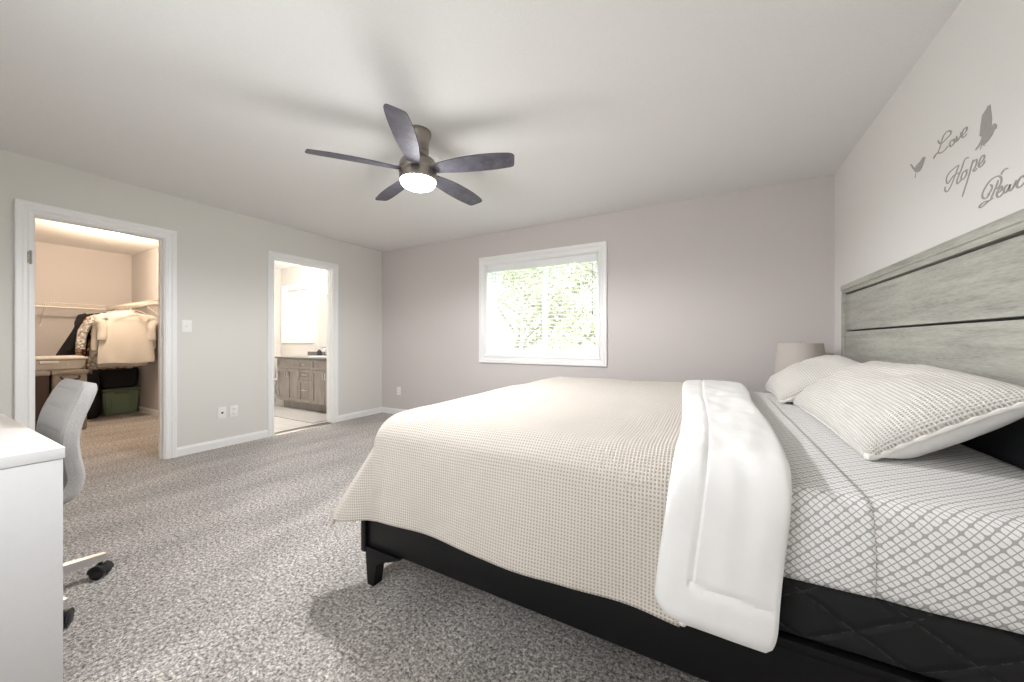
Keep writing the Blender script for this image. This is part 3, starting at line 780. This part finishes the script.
tag(obj('bird_sticker', bm, 'decal_grey', None, False), 'large grey bird wall sticker with raised wings above the word Hope', 'wall sticker', 'stickers on the wall above the headboard')

# ------------------------------------------------------------------ ceiling fan
fx, fy = -1.665, 1.745
fan = thing('ceiling_fan', (fx, fy, CEIL), 'flush mounted brushed nickel ceiling fan with five dark blades and a lit lamp', 'ceiling fan')
obj('canopy', lathe(bmesh.new(), [(.080, 2.44), (.083, 2.43), (.080, 2.412), (.072, 2.395), (.067, 2.36), (.065, 2.335), (.068, 2.33), (.068, 2.31), (.064, 2.305), (.066, 2.285), (.075, 2.268), (.10, 2.255)], fx, fy, 40), 'nickel', fan)
obj('motor_housing', lathe(bmesh.new(), [(.085, 2.262), (.105, 2.25), (.118, 2.225), (.122, 2.195), (.117, 2.188), (.117, 2.176), (.120, 2.172), (.120, 2.128), (.112, 2.118)], fx, fy, 48), 'nickel', fan)
obj('light_lens', lathe(bmesh.new(), [(.112, 2.124), (.113, 2.118), (.110, 2.104), (.096, 2.088), (.070, 2.076), (.035, 2.070), (.005, 2.068)], fx, fy, 48), 'fan_lens', fan)['label'] = 'glowing white glass lens'
pitch = math.radians(14)
def blade(ang):
    b = Vector((math.cos(ang), math.sin(ang), 0)); w = Vector((-math.sin(ang), math.cos(ang), 0))
    wt = w * math.cos(pitch) - Vector((0, 0, 1)) * math.sin(pitch); nn = b.cross(wt).normalized()
    c0 = Vector((fx, fy, 2.185))
    out = [(.118, -.038), (.16, -.050), (.26, -.064), (.38, -.070), (.50, -.068), (.60, -.058), (.634, -.048), (.646, -.030),
           (.640, .0), (.628, .045), (.612, .058), (.58, .062), (.48, .068), (.36, .064), (.24, .052), (.16, .038), (.118, .030)]
    P = catmull([(a_, c_, 0) for a_, c_ in out], 3, True); bm = bmesh.new()
    def wp(p_, h): return c0 + b * p_.x + wt * p_.y + nn * (h + .006 * math.sin((p_.x - .1) * 5))
    T_ = [bm.verts.new(wp(p_, .003)) for p_ in P]; B_ = [bm.verts.new(wp(p_, -.003)) for p_ in P]
    bm.faces.new(T_); bm.faces.new(B_[::-1])
    for i in range(len(P)): bm.faces.new((T_[i], T_[(i + 1) % len(P)], B_[(i + 1) % len(P)], B_[i]))
    o = obj('blade', bm, 'fan_wood', fan)
    bm = bmesh.new(); q_ = [c0 + b * a_ + wt * c_ + nn * h for a_, c_, h in ((.10, -.035, .003), (.10, .030, .003), (.17, .02, .003), (.17, -.03, .003), (.10, -.035, .010), (.10, .030, .010), (.17, .02, .007), (.17, -.03, .007))]
    V = [bm.verts.new(p_) for p_ in q_]
    for f_ in ((0, 1, 2, 3), (4, 5, 6, 7), (0, 1, 5, 4), (1, 2, 6, 5), (2, 3, 7, 6), (3, 0, 4, 7)): bm.faces.new([V[i] for i in f_])
    obj('blade_bracket', bm, 'nickel', o)
for i in range(5): blade(math.radians(15.5 + 72 * i))
# the lamp inside the lens throws its light down and outward
light('fan_lamp_light', 'SPOT', (fx, fy, 2.03), 128, (.98, .985, 1), (0, 0, 0), spot_size=math.radians(179), spot_blend=.35, shadow_soft_size=.08)

# the lens also sends a little light sideways and up past the blades
light('fan_lamp_glow', 'POINT', (fx, fy, 2.0), 9, (.99, .985, 1), shadow_soft_size=.10)

# ------------------------------------------------------------------ desk and chair
DX0, DX1, DY0, DY1, DZ = -2.86, -1.787, -.29, .309, .75
dk = thing('desk', ((DX0 + DX1) / 2, DY0, 0), 'white desk with a plain end panel at the left front corner', 'desk')
obj('desktop', B(DX0, DX1, DY0, DY1, DZ - .034, DZ, .0015), 'desk_white', dk)
for x0 in (DX0 + .002, DX1 - .020): obj('end_panel', B(x0, x0 + .018, DY0 + .004, DY1 - .004, 0, DZ - .036, .001), 'desk_white', dk)
obj('back_panel', B(DX0 + .022, DX1 - .022, DY0 + .01, DY0 + .026, .35, DZ - .036, .001), 'desk_white', dk)
dr = obj('drawer', B(DX1 - .42, DX1 - .022, DY0 + .05, DY1 - .02, DZ - .17, DZ - .040, .002), 'desk_white', dk)

chx, chy = -2.42, .235
ch = thing('office_chair', (chx, chy, 0), 'armless light grey office chair with channelled back, tucked under the white desk', 'office chair')
def chair_shell():
    # side path of the padded shell (y, z, half thickness, half width), from seat front up to the back's top
    path = [(-.17, .445, .028, .19), (-.14, .462, .036, .215), (0, .470, .040, .225), (.12, .462, .040, .225), (.185, .468, .040, .22), (.212, .52, .036, .215),
            (.205, .60, .033, .215), (.200, .68, .032, .215), (.212, .76, .032, .212), (.240, .84, .031, .205), (.258, .885, .029, .185), (.266, .907, .022, .15)]
    P = catmull([(0, chy - .03 + a_, b_) for a_, b_, _, _ in path], 8); TH = catmull([(t_, w_, 0) for _, _, t_, w_ in path], 8)
    bm = bmesh.new(); rings = []; n = 28; s_ = 0; N = len(P)
    for i, p_ in enumerate(P):
        d = (P[min(i + 1, N - 1)] - P[max(i - 1, 0)]).normalized(); nn = Vector((0, -d.z, d.y))   # towards the sitter
        if i: s_ += (p_ - P[i - 1]).length
        g = max(0, 1 - abs(((s_ / .082) % 1) - .5) / .06 * 1.0) if .05 < i / N < .95 else 0
        ring = []
        for j in range(n):
            a_ = 2 * PI * j / n; cx_ = math.copysign(abs(math.cos(a_)) ** .45, math.cos(a_)); cy_ = math.copysign(abs(math.sin(a_)) ** .6, math.sin(a_))
            h = cy_ * TH[i].x
            if cy_ > 0 and abs(cx_) < .86: h -= .006 * g + .004
            if cy_ > 0: h += .010 * abs(cx_) ** 3
            ring.append(bm.verts.new(Vector((chx - .035 + cx_ * TH[i].y, p_.y, p_.z)) + nn * h))
        rings.append(ring)
    for a_, b_ in zip(rings, rings[1:]):
        for j in range(n): bm.faces.new((a_[j], a_[(j + 1) % n], b_[(j + 1) % n], b_[j]))
    bm.faces.new(rings[0]); bm.faces.new(rings[-1][::-1]); return bm
obj('seat_shell', chair_shell(), 'chair_fabric', ch)
obj('gas_lift', lathe(bmesh.new(), [(.03, .10), (.03, .28), (.018, .285), (.018, .40), (.06, .41), (.06, .43)], chx, chy, 24), 'chrome', ch)
hub = obj('base_hub', lathe(bmesh.new(), [(.045, .085), (.05, .09), (.05, .135), (.035, .145)], chx, chy, 24), 'chrome', ch)
for i, ang in enumerate([97, 25, -47, 169, 241]):
    a_ = math.radians(ang); d = Vector((math.cos(a_), math.sin(a_), 0)); L_ = .30
    c0 = Vector((chx, chy, 0))
    bm = bmesh.new(); V = []
    sdv = Vector((-d.y, d.x, 0))
    for r_, zt, zb, w_ in ((.03, .140, .095, .022), (.18, .122, .085, .018), (.31, .106, .074, .014)):
        V.append([bm.verts.new(c0 + d * r_ + sdv * (w_ * s1) + Vector((0, 0, z_))) for s1, z_ in ((-1, zb), (1, zb), (1, zt), (-1, zt))])
    for p_, q_ in zip(V, V[1:]):
        for j in range(4): bm.faces.new((p_[j], p_[(j + 1) % 4], q_[(j + 1) % 4], q_[j]))
    bm.faces.new(V[0]); bm.faces.new(V[-1][::-1])
    sp_ = obj('base_leg', bm, 'chrome', ch)
    cc = c0 + d * .295; rollv = Matrix.Rotation(a_ + .6, 4, 'Z')
    bm = bmesh.new()
    for s1 in (-1, 1):
        lathe(bm, [(.012, s1 * .004), (.026, s1 * .005), (.029, s1 * .010), (.028, s1 * .024), (.020, s1 * .028)], 0, 0, 20, axis='x', cz=.029)
    hood = []
    for j in range(9):
        t_ = PI * j / 8; hood.append((.034 * math.cos(t_), .030 + .034 * math.sin(t_)))
    prism(bm, hood, 'x', -.026, .026); tube(bm, [(0, 0, .055), (0, 0, .085)], .008, 10)
    bmesh.ops.transform(bm, matrix=Matrix.Translation((cc.x, cc.y, 0)) @ rollv, verts=bm.verts[:])
    obj('caster', bm, 'caster_black', sp_)

# ------------------------------------------------------------------ closet
def tub(loc, w, d, h, body, lid, name, label, cat, lidh=.035, handle=True):
    x, y, z = loc   # centre of base; w along y, d along x
    r = thing(name, loc, label, cat); bm = bmesh.new(); t_ = .10
    A_ = [(x + s1 * d / 2 * (1 - t_), y + s2 * w / 2 * (1 - t_)) for s1, s2 in ((-1, -1), (1, -1), (1, 1), (-1, 1))]
    Bq = [(x + s1 * d / 2, y + s2 * w / 2) for s1, s2 in ((-1, -1), (1, -1), (1, 1), (-1, 1))]
    lo = [bm.verts.new((a_, b_, z)) for a_, b_ in A_]; hi = [bm.verts.new((a_, b_, z + h - lidh)) for a_, b_ in Bq]
    bm.faces.new(lo[::-1]); bm.faces.new(hi)
    for j in range(4): bm.faces.new((lo[j], lo[(j + 1) % 4], hi[(j + 1) % 4], hi[j]))
    bmesh.ops.bevel(bm, geom=bm.edges[:], offset=.02, segments=2, affect='EDGES')
    for q_ in (-.25, .25):                                 # moulded ribs on the front
        box(bm, x + d / 2 * .93 - .004, x + d / 2 * .93 + .012, y + q_ * w - .008, y + q_ * w + .008, z + h * .25, z + h * .72)
    obj('body', bm, body, r)
    bm = B(x - d / 2 - .012, x + d / 2 + .012, y - w / 2 - .012, y + w / 2 + .012, z + h - lidh, z + h - lidh * .35, .008); box(bm, x - d / 2 + .02, x + d / 2 - .02, y - w / 2 + .02, y + w / 2 - .02, z + h - lidh * .35, z + h, .006)
    obj('lid', bm, lid, r)
    if handle: obj('handle', B(x + d / 2 + .0, x + d / 2 + .022, y - .07, y + .07, z + h - lidh - .05, z + h - lidh - .015, .006), lid, r)
    return r
tub((-7.82, 1.855, 0), .38, .36, .39, 'green_plastic', 'green_lid', 'storage_tub', 'green plastic storage tub with lid on the closet floor under the clothes', 'storage tub')
def duffel(loc, w, d, h, name, label, mat, cat='bag'):
    x, y, z = loc; r = thing(name, loc, label, cat)
    bm = B(x - d / 2, x + d / 2, y - w / 2, y + w / 2, z, z + h, min(h, d, w) * .22, 4)
    bmesh.ops.subdivide_edges(bm, edges=[e_ for e_ in bm.edges if e_.calc_length() > .1], cuts=5, use_grid_fill=True)
    for v_ in bm.verts:
        if v_.co.z > z + .01: v_.co += Vector((1, 1, .6)) * (.014 * noise.noise(v_.co * 9))
    obj('body', bm, mat, r)
    obj('zipper', tube(bmesh.new(), [(x + d / 2 - .01, y - w * .36, z + h * .93), (x + d / 2 + .004, y - w * .2, z + h * .86), (x + d / 2 + .004, y + w * .2, z + h * .86), (x + d / 2 - .01, y + w * .36, z + h * .93)], .004, 6), 'slot_dark', r)
    obj('handle', tube(bmesh.new(), catmull([(x + d / 2 - .004, y - w * .2, z + h * .55), (x + d / 2 + .03, y - w * .17, z + h * .72), (x + d / 2 + .035, y, z + h * .76), (x + d / 2 + .03, y + w * .17, z + h * .72), (x + d / 2 - .004, y + w * .2, z + h * .55)], 6), .009, 8), mat, r)
    return r
duffel((-7.80, 1.83, .392), .40, .38, .32, 'duffel_bag', 'black duffel bag on top of the green storage tub', 'bag_black')
duffel((-7.72, 1.49, 0), .25, .40, .62, 'suitcase', 'upright black soft suitcase on the closet floor left of the green tub', 'bag_black', 'suitcase')
def hamper(loc, w, d, h, mat, rim, label):
    x, y, z = loc; r = thing('laundry_hamper', loc, label, 'hamper', 'hampers in the closet'); bm = bmesh.new()
    box(bm, x - d / 2, x + d / 2, y - w / 2, y + w / 2, z, z + h - .03, .03, 3); obj('body', bm, mat, r)
    bm = rect = bmesh.new(); box(bm, x - d / 2 - .006, x + d / 2 + .006, y - w / 2 - .006, y + w / 2 + .006, z + h - .05, z + h, .008); obj('lid', bm, rim, r)
    obj('handle', tube(bmesh.new(), catmull([(x + d / 2 - .002, y - .07, z + h - .07), (x + d / 2 + .02, y - .06, z + h - .10), (x + d / 2 + .022, y, z + h - .115), (x + d / 2 + .02, y + .06, z + h - .10), (x + d / 2 - .002, y + .07, z + h - .07)], 5), .010, 8), 'bag_black', r)
hamper((-6.92, 1.20, 0), .27, .42, .735, 'hamper_grey', 'hamper_grey', 'grey fabric hamper with a dark handle in the closet, under the white bin')
hamper((-6.92, .86, 0), .37, .42, .735, 'hamper_brown', 'hamper_grey', 'dark brown hamper in the closet, left of the grey hamper')
tub((-6.93, 1.04, .738), .58, .42, .165, 'grey_plastic', 'grey_plastic', 'storage_bin', 'flat white plastic storage bin lying on the hampers in the closet', 'storage bin')

# ventilated wire shelves on the far and right closet walls
def wire_shelf(name, label, horizontal):
    r = thing(name, (XC, .8, 1.60) if horizontal == 'far' else (-6.3, YS0, 1.60), label, 'wire shelf', 'wire shelves in the closet')
    bm = bmesh.new(); bb = bmesh.new(); z = 1.60; wd = .30
    if horizontal == 'far': A0, A1 = YF + .02, YS0 - .34; mk = lambda a_, d_, z_: (XC + d_, a_, z_)
    else: A0, A1 = XC + .02, XW - .35; mk = lambda a_, d_, z_: (a_, YS0 - d_, z_)
    for d_, z_ in ((.006, z), (wd, z), (wd, z - .03), (.15, z)): tube(bm, [mk(A0, d_, z_), mk(A1, d_, z_)], .0035, 6)
    a_ = A0
    while a_ < A1:
        tube(bm, [mk(a_, .006, z + .003), mk(a_, wd, z + .003), mk(a_, wd + .002, z - .03)], .0018, 5); a_ += .028
    obj('wire_deck', bm, 'wire_white', r)
    obj('hanging_rod', tube(bmesh.new(), [mk(A0, wd - .02, z - .055), mk(A1, wd - .02, z - .055)], .011, 12), 'wire_white', r)
    a_ = A0 + .25
    while a_ < A1:
        b_ = bmesh.new(); tube(b_, [mk(a_, .004, z - .28), mk(a_, wd - .01, z - .012)], .005, 6); tube(b_, [mk(a_, wd - .02, z - .045), mk(a_, wd - .005, z - .012)], .004, 6); box(b_, *(lambda p_: (p_[0] - .006, p_[0] + .006, p_[1] - .006, p_[1] + .006, z - .31, z - .27))(mk(a_, .006, 0)))
        obj('bracket', b_, 'wire_white', r); a_ += .62
wire_shelf('wire_shelf', 'white wire shelf across the far wall of the closet', 'far')
wire_shelf('wire_shelf', 'white wire shelf along the right wall of the closet, with the hanging clothes', 'side')

RODY, RODZ = YS0 - .28, 1.545
def garment(x, cy, W_, zt, zb, mat, label, sl=.42, dep=.05, spread=.16, seed=0, cat='clothing', name='hanging_shirt', hem=1.0, lean=0.0):
    """garment hanging across the rod: body plus two hanging sleeves, one surface each, joined"""
    bm = bmesh.new(); n = 36; rings = []
    H_ = zt - zb
    lv = [(0, .14, .5), (.015, .22, .7), (.04, .55, .8), (.075, .86, .9), (.12, .93, 1), (.25, .88, 1.05), (.45, .88, 1.1), (.7, .92, 1.15), (.93, .95, 1.2), (1, .93, 1.1)]
    for t_, w_, d_ in lv:
        z = zt - t_ * H_; ring = []
        for j in range(n):
            a_ = 2 * PI * j / n
            fold = 1 + .28 * t_ * math.sin(a_ * 7 + seed * 2 + t_ * 2) + .1 * noise.noise(Vector((a_ * 2, t_ * 4, seed)))
            ring.append(bm.verts.new((x + dep * d_ * math.sin(a_) * fold, cy + lean * t_ + W_ / 2 * w_ * (1 + (hem - 1) * t_) * math.cos(a_), z + .006 * math.sin(a_ * 3 + seed) * t_)))
        rings.append(ring)
    for a_, b_ in zip(rings, rings[1:]):
        for j in range(n): bm.faces.new((a_[j], a_[(j + 1) % n], b_[(j + 1) % n], b_[j]))
    bm.faces.new(rings[0]); bm.faces.new(rings[-1][::-1])
    for s_ in (-1, 1):
        y0 = cy + s_ * W_ / 2 * .74
        pts = catmull([(x, y0, zt - .085 * H_ - .02), (x + .01, y0 + s_ * .05, zt - .17 * H_), (x + .015, y0 + s_ * spread * .55 + lean * .3, zt - sl * .55 * H_), (x + .02, y0 + s_ * spread * .62 + lean * .5, zt - sl * H_)], 6)
        N = len(pts); tube(bm, pts, [lerp(.052, .042, i / (N - 1)) * (1 + .06 * math.sin(i * 1.7)) for i in range(N)], 14)
    return tag(obj(name, bm, mat), label, cat, 'clothes hanging in the closet')
def hanger(x, cy, label):
    bm = bmesh.new(); z0 = RODZ - .045
    hook = [(x, RODY + .014 * math.cos(t_), RODZ + .002 + .016 * math.sin(t_)) for t_ in [PI * (-.15 + i * .13) for i in range(9)]] + [(x, (RODY + cy) / 2 - .008, RODZ - .02), (x, cy, z0)]
    tube(bm, hook, .0022, 6)
    tube(bm, catmull([(x, cy - .20, z0 - .088), (x, cy - .12, z0 - .052), (x, cy, z0), (x, cy + .12, z0 - .052), (x, cy + .20, z0 - .088)], 5), .0045, 8)
    tube(bm, [(x, cy - .20, z0 - .088), (x, cy + .20, z0 - .088)], .0035, 6)
    tag(obj('clothes_hanger', bm, 'wire_white'), label, 'hanger', 'hangers on the closet rod')
G = [(-6.93, 1.735, .56, 1.485, .79, 'knit_cream', 'cream long-sleeved sweatshirt, frontmost of the clothes hanging in the closet', .55, .035, .05, 1, 1.04, 0),
     (-7.05, 1.74, .50, 1.49, .74, 'knit_white', 'off-white knit top hanging just behind the cream sweatshirt', .70, .03, .14, 2, 1.0, 0),
     (-7.16, 1.70, .50, 1.485, .72, 'print_grey', 'grey patterned blouse hanging behind the white tops, its sleeve showing', .66, .03, .22, 3, 1.0, -.04),
     (-7.27, 1.68, .48, 1.47, .70, 'print_floral', 'dark floral blouse hanging between the grey blouse and the black coat', .80, .03, .18, 4, 1.0, -.03),
     (-7.42, 1.66, .52, 1.485, .86, 'coat_black', 'black coat flared to the left, rearmost of the clothes hanging in the closet', .80, .04, .08, 5, 1.5, -.10)]
for (x, cy, w_, zt, zb_, mat, lab, sl, dep, spd, sd, hem, lean) in G:
    garment(x, cy, w_, zt, zb_, mat, lab, sl, dep, spd, sd, hem=hem, lean=lean)
for x, cy, lab in ((-6.93, 1.755, 'white hanger holding the cream sweatshirt'), (-7.05, 1.74, 'white hanger holding the off-white knit top'), (-7.16, 1.72, 'white hanger holding the grey patterned blouse'),
                   (-7.27, 1.70, 'white hanger holding the dark floral blouse'), (-7.42, 1.70, 'white hanger holding the black coat'), (-6.86, 1.80, 'bare white hanger in front of the cream sweatshirt')):
    hanger(x, cy, lab)
cl = thing('closet_light', (-6.35, 1.46, CEIL), 'round flush ceiling light glowing warm inside the closet', 'ceiling light')
obj('base', lathe(bmesh.new(), [(.15, CEIL), (.155, CEIL - .01), (.15, CEIL - .022)], -6.35, 1.46, 32), 'trim_white', cl)
obj('diffuser', lathe(bmesh.new(), [(.140, CEIL - .018), (.135, CEIL - .045), (.105, CEIL - .07), (.06, CEIL - .083), (.005, CEIL - .088)], -6.35, 1.46, 32), 'closet_lens', cl)
light('closet_lamp_light', 'POINT', (-6.35, 1.46, 2.20), 58, (1, .77, .55), shadow_soft_size=.06)

# ------------------------------------------------------------------ bathroom
VX0, VX1, VY0 = -6.22, -4.62, 3.28
vn = thing('bathroom_vanity', ((VX0 + VX1) / 2, 3.55, 0), 'greige wooden bathroom vanity cabinet with shaker doors and drawers', 'vanity')
obj('toe_kick', B(VX0 + .05, VX1, 3.36, YB - .016, 0, .13), 'vanity_wood', vn)
obj('body', B(VX0, VX1, VY0 + .02, YB - .016, .13, .80), 'vanity_wood', vn)
def shaker(x0, x1, z0, z1, name, kx, kz, pull=True, vertical=False):
    bm = bmesh.new(); y0, y1 = VY0, VY0 + .02; w_ = .045 if z1 - z0 > .2 else .03
    rect_frame(bm, x0, x1, z0, z1, w_, y0 - .006, y1, .002); box(bm, x0 + w_ - .002, x1 - w_ + .002, y0 + .012, y1, z0 + w_ - .002, z1 - w_ + .002)
    o = obj(name, bm, 'vanity_wood', vn, False)
    if pull:
        if vertical: pts = [(kx, y0, kz - .045), (kx, y0 - .025, kz - .045), (kx, y0 - .025, kz + .045), (kx, y0, kz + .045)]
        else: pts = [(kx - .045, y0, kz), (kx - .045, y0 - .025, kz), (kx + .045, y0 - .025, kz), (kx + .045, y0, kz)]
        obj('handle', tube(bmesh.new(), pts, .006, 8), 'chrome', o)
xa, xb, xc, xd = VX0 + .01, -5.62, -5.28, VX1 - .01
shaker(xa, xb - .01, .655, .79, 'false_front', (xa + xb) / 2, .72, False)
xm_ = (xa + xb) / 2 - .005
shaker(xa, xm_ - .004, .14, .645, 'door', xm_ - .03, .56, True, True); shaker(xm_ + .004, xb - .01, .14, .645, 'door', xm_ + .03, .56, True, True)
shaker(xb, xc - .01, .655, .79, 'drawer', (xb + xc) / 2, .722); shaker(xb, xc - .01, .49, .645, 'drawer', (xb + xc) / 2, .568); shaker(xb, xc - .01, .14, .48, 'drawer', (xb + xc) / 2, .33)
shaker(xc, xd, .655, .79, 'false_front', (xc + xd) / 2, .72, False)
xm_ = (xc + xd) / 2
shaker(xc, xm_ - .004, .14, .645, 'door', xm_ - .03, .56, True, True); shaker(xm_ + .004, xd, .14, .645, 'door', xm_ + .03, .56, True, True)
ct = B(VX0 - .035, VX1 + .02, VY0 - .02, YB - .002, .80, .832, .004); box(ct, VX0 - .03, VX1 + .02, YB - .022, YB - .002, .832, .90)
tag(obj('vanity_countertop', ct, 'counter_grey'), 'dark grey countertop with backsplash on the bathroom vanity', 'countertop')
fc = thing('bathroom_faucet', (-5.42, 3.70, .832), 'chrome faucet on the dark bathroom countertop', 'faucet')
obj('spout', tube(bmesh.new(), catmull([(-5.42, 3.70, .832), (-5.42, 3.70, .93), (-5.42, 3.66, .965), (-5.42, 3.58, .955), (-5.42, 3.56, .93)], 5), .012, 10), 'chrome', fc)
for s_ in (-1, 1): obj('tap_handle', tube(bmesh.new(), [(-5.42 + s_ * .09, 3.70, .832), (-5.42 + s_ * .09, 3.70, .875), (-5.42 + s_ * .14, 3.69, .885)], .011, 8), 'chrome', fc)
tag(obj('sink_basin', lathe(bmesh.new(), [(.17, .833), (.20, .836), (.205, .843), (.195, .846), (.18, .840), (.05, .836)], -5.42, 3.50, 36, 1.15, .75), 'porcelain'), 'white oval sink basin set in the bathroom countertop', 'sink')
sb = thing('soap_dispenser', (-5.62, 3.62, .832), 'dark soap bottle on the bathroom counter left of the faucet', 'soap bottle')
obj('bottle', lathe(bmesh.new(), [(.032, .832), (.035, .84), (.035, .92), (.015, .94), (.012, .95)], -5.62, 3.62, 20), 'soap_dark', sb)
obj('pump', tube(bmesh.new(), [(-5.62, 3.62, .95), (-5.62, 3.62, .985), (-5.62, 3.585, .982)], .005, 8), 'chrome', sb)
mr = B(-5.98, -4.75, YB - .012, YB - .001, .98, 1.93, .002)
tag(obj('bathroom_mirror', mr, 'mirror_glass', None, False), 'large frameless mirror above the bathroom vanity', 'mirror')
vl = thing('vanity_light', (-5.52, YB, 2.06), 'chrome light bar with glowing white glass shades above the bathroom mirror', 'wall light')
obj('back_bar', B(-5.98, -5.02, YB - .03, YB - .001, 2.05, 2.11, .006), 'chrome', vl)
for xx in (-5.86, -5.52, -5.18):
    a_ = obj('arm', tube(bmesh.new(), catmull([(xx, YB - .03, 2.08), (xx, YB - .09, 2.09), (xx, YB - .12, 2.06), (xx, YB - .12, 2.03)], 4), .008, 8), 'chrome', vl)
    obj('shade', lathe(bmesh.new(), [(.03, 2.04), (.05, 2.02), (.062, 1.96), (.07, 1.91), (.06, 1.905)], xx, YB - .12, 24), 'bath_lens', a_)
light('bath_lamp_light', 'POINT', (-5.52, 3.08, 2.1), 48, (1, .975, .955), shadow_soft_size=.15)
tl = thing('toilet', (-6.66, 3.42, 0), 'white toilet beside the far end of the bathroom vanity', 'toilet')
obj('bowl', lathe(bmesh.new(), [(.11, 0), (.115, .05), (.10, .16), (.15, .30), (.185, .37), (.185, .395), (.12, .40)], -6.66, 3.33, 32, 1, 1.25), 'porcelain', tl)
obj('seat_lid', lathe(bmesh.new(), [(.19, .400), (.195, .412), (.185, .428), (.05, .432)], -6.66, 3.33, 32, 1, 1.22), 'porcelain', tl)
obj('tank', B(-6.86, -6.46, 3.60, 3.80, .38, .76, .025, 3), 'porcelain', tl); obj('tank_lid', B(-6.87, -6.45, 3.59, 3.805, .76, .80, .01), 'porcelain', tl)
obj('flush_lever', tube(bmesh.new(), [(-6.82, 3.60, .70), (-6.82, 3.585, .70), (-6.76, 3.58, .69)], .007, 8), 'chrome', tl)
bm = grid(60, 24, lambda u, v_: (lerp(-6.42, -4.58, u), lerp(2.86, 3.34, v_), .012 + .002 * noise.noise(Vector((u * 20, v_ * 8, 0)))), None)  # thin pale grey sheet over the tile in front of the vanity
tag(add_solid(obj('bath_floor_patch', bm, 'patch_grey'), .011, -1), 'pale grey patch on the bathroom floor in front of the vanity', 'mat')

# ------------------------------------------------------------------ outside the window
struct('ground', B(-40, 30, YB + 1, 60, -3.2, -3.1), 'lawn')
def tree(x, y, h, cr, label, mat, seed, dens=1.0):
    rnd = random.Random(seed); z0 = -3.1
    r = thing('garden_tree', (x, y, z0), label, 'tree', 'trees outside the bedroom window')
    bm = bmesh.new(); leaf = bmesh.new(); tips = []
    def branch(p_, d, L_, rad, lev):
        n = 5; pts = [p_]; q_ = p_.copy()
        for i in range(n):
            d = (d + Vector((rnd.uniform(-.16, .16), rnd.uniform(-.16, .16), rnd.uniform(-.04, .12)))).normalized(); q_ = q_ + d * (L_ / n); pts.append(q_.copy())
            if lev >= 1: tips.append(q_.copy())
            if lev < 3 and (lev > 0 or i >= 1):
                for _ in range(2):
                    a_ = rnd.uniform(0, 2 * PI); dd = (d * .55 + Vector((math.cos(a_), math.sin(a_), rnd.uniform(.05, .55)))).normalized()
                    branch(q_.copy(), dd, L_ * rnd.uniform(.42, .6), rad * .45, lev + 1)
        tube(bm, pts, [lerp(rad, rad * .45, i / n) for i in range(n + 1)], 6 if lev > 1 else 10)
    branch(Vector((x, y, z0)), Vector((0, 0, 1)), h, .16, 0)
    for t_ in tips:
        if rnd.random() > dens: continue
        for _ in range(5):
            c_ = t_ + Vector([rnd.gauss(0, .16) for _ in range(3)]); s_ = rnd.uniform(.05, .10)
            a_ = Vector([rnd.uniform(-1, 1) for _ in range(3)]).normalized(); b_ = a_.orthogonal().normalized(); n_ = a_.cross(b_)
            vs = [leaf.verts.new(c_ + v_) for v_ in (-a_ * s_, b_ * s_ * .4 + n_ * s_ * .12, a_ * s_, -b_ * s_ * .4 + n_ * s_ * .12)]
            leaf.faces.new(vs)
    obj('trunk', bm, 'bark', r); lf = obj('foliage', leaf, mat, r); lf['kind'] = 'stuff'
tree(-4.85, 9.2, 6.2, 2, 'leafy tree with a forked trunk seen through the left pane of the bedroom window', 'leaf_green', 3, .22)
tree(-2.2, 11.0, 6.4, 2, 'pale green tree seen through the right pane of the bedroom window', 'leaf_pale', 8, .35)
tree(-5.6, 13.5, 7.0, 2, 'more distant tree behind the left pane of the bedroom window', 'leaf_pale', 12, .25)
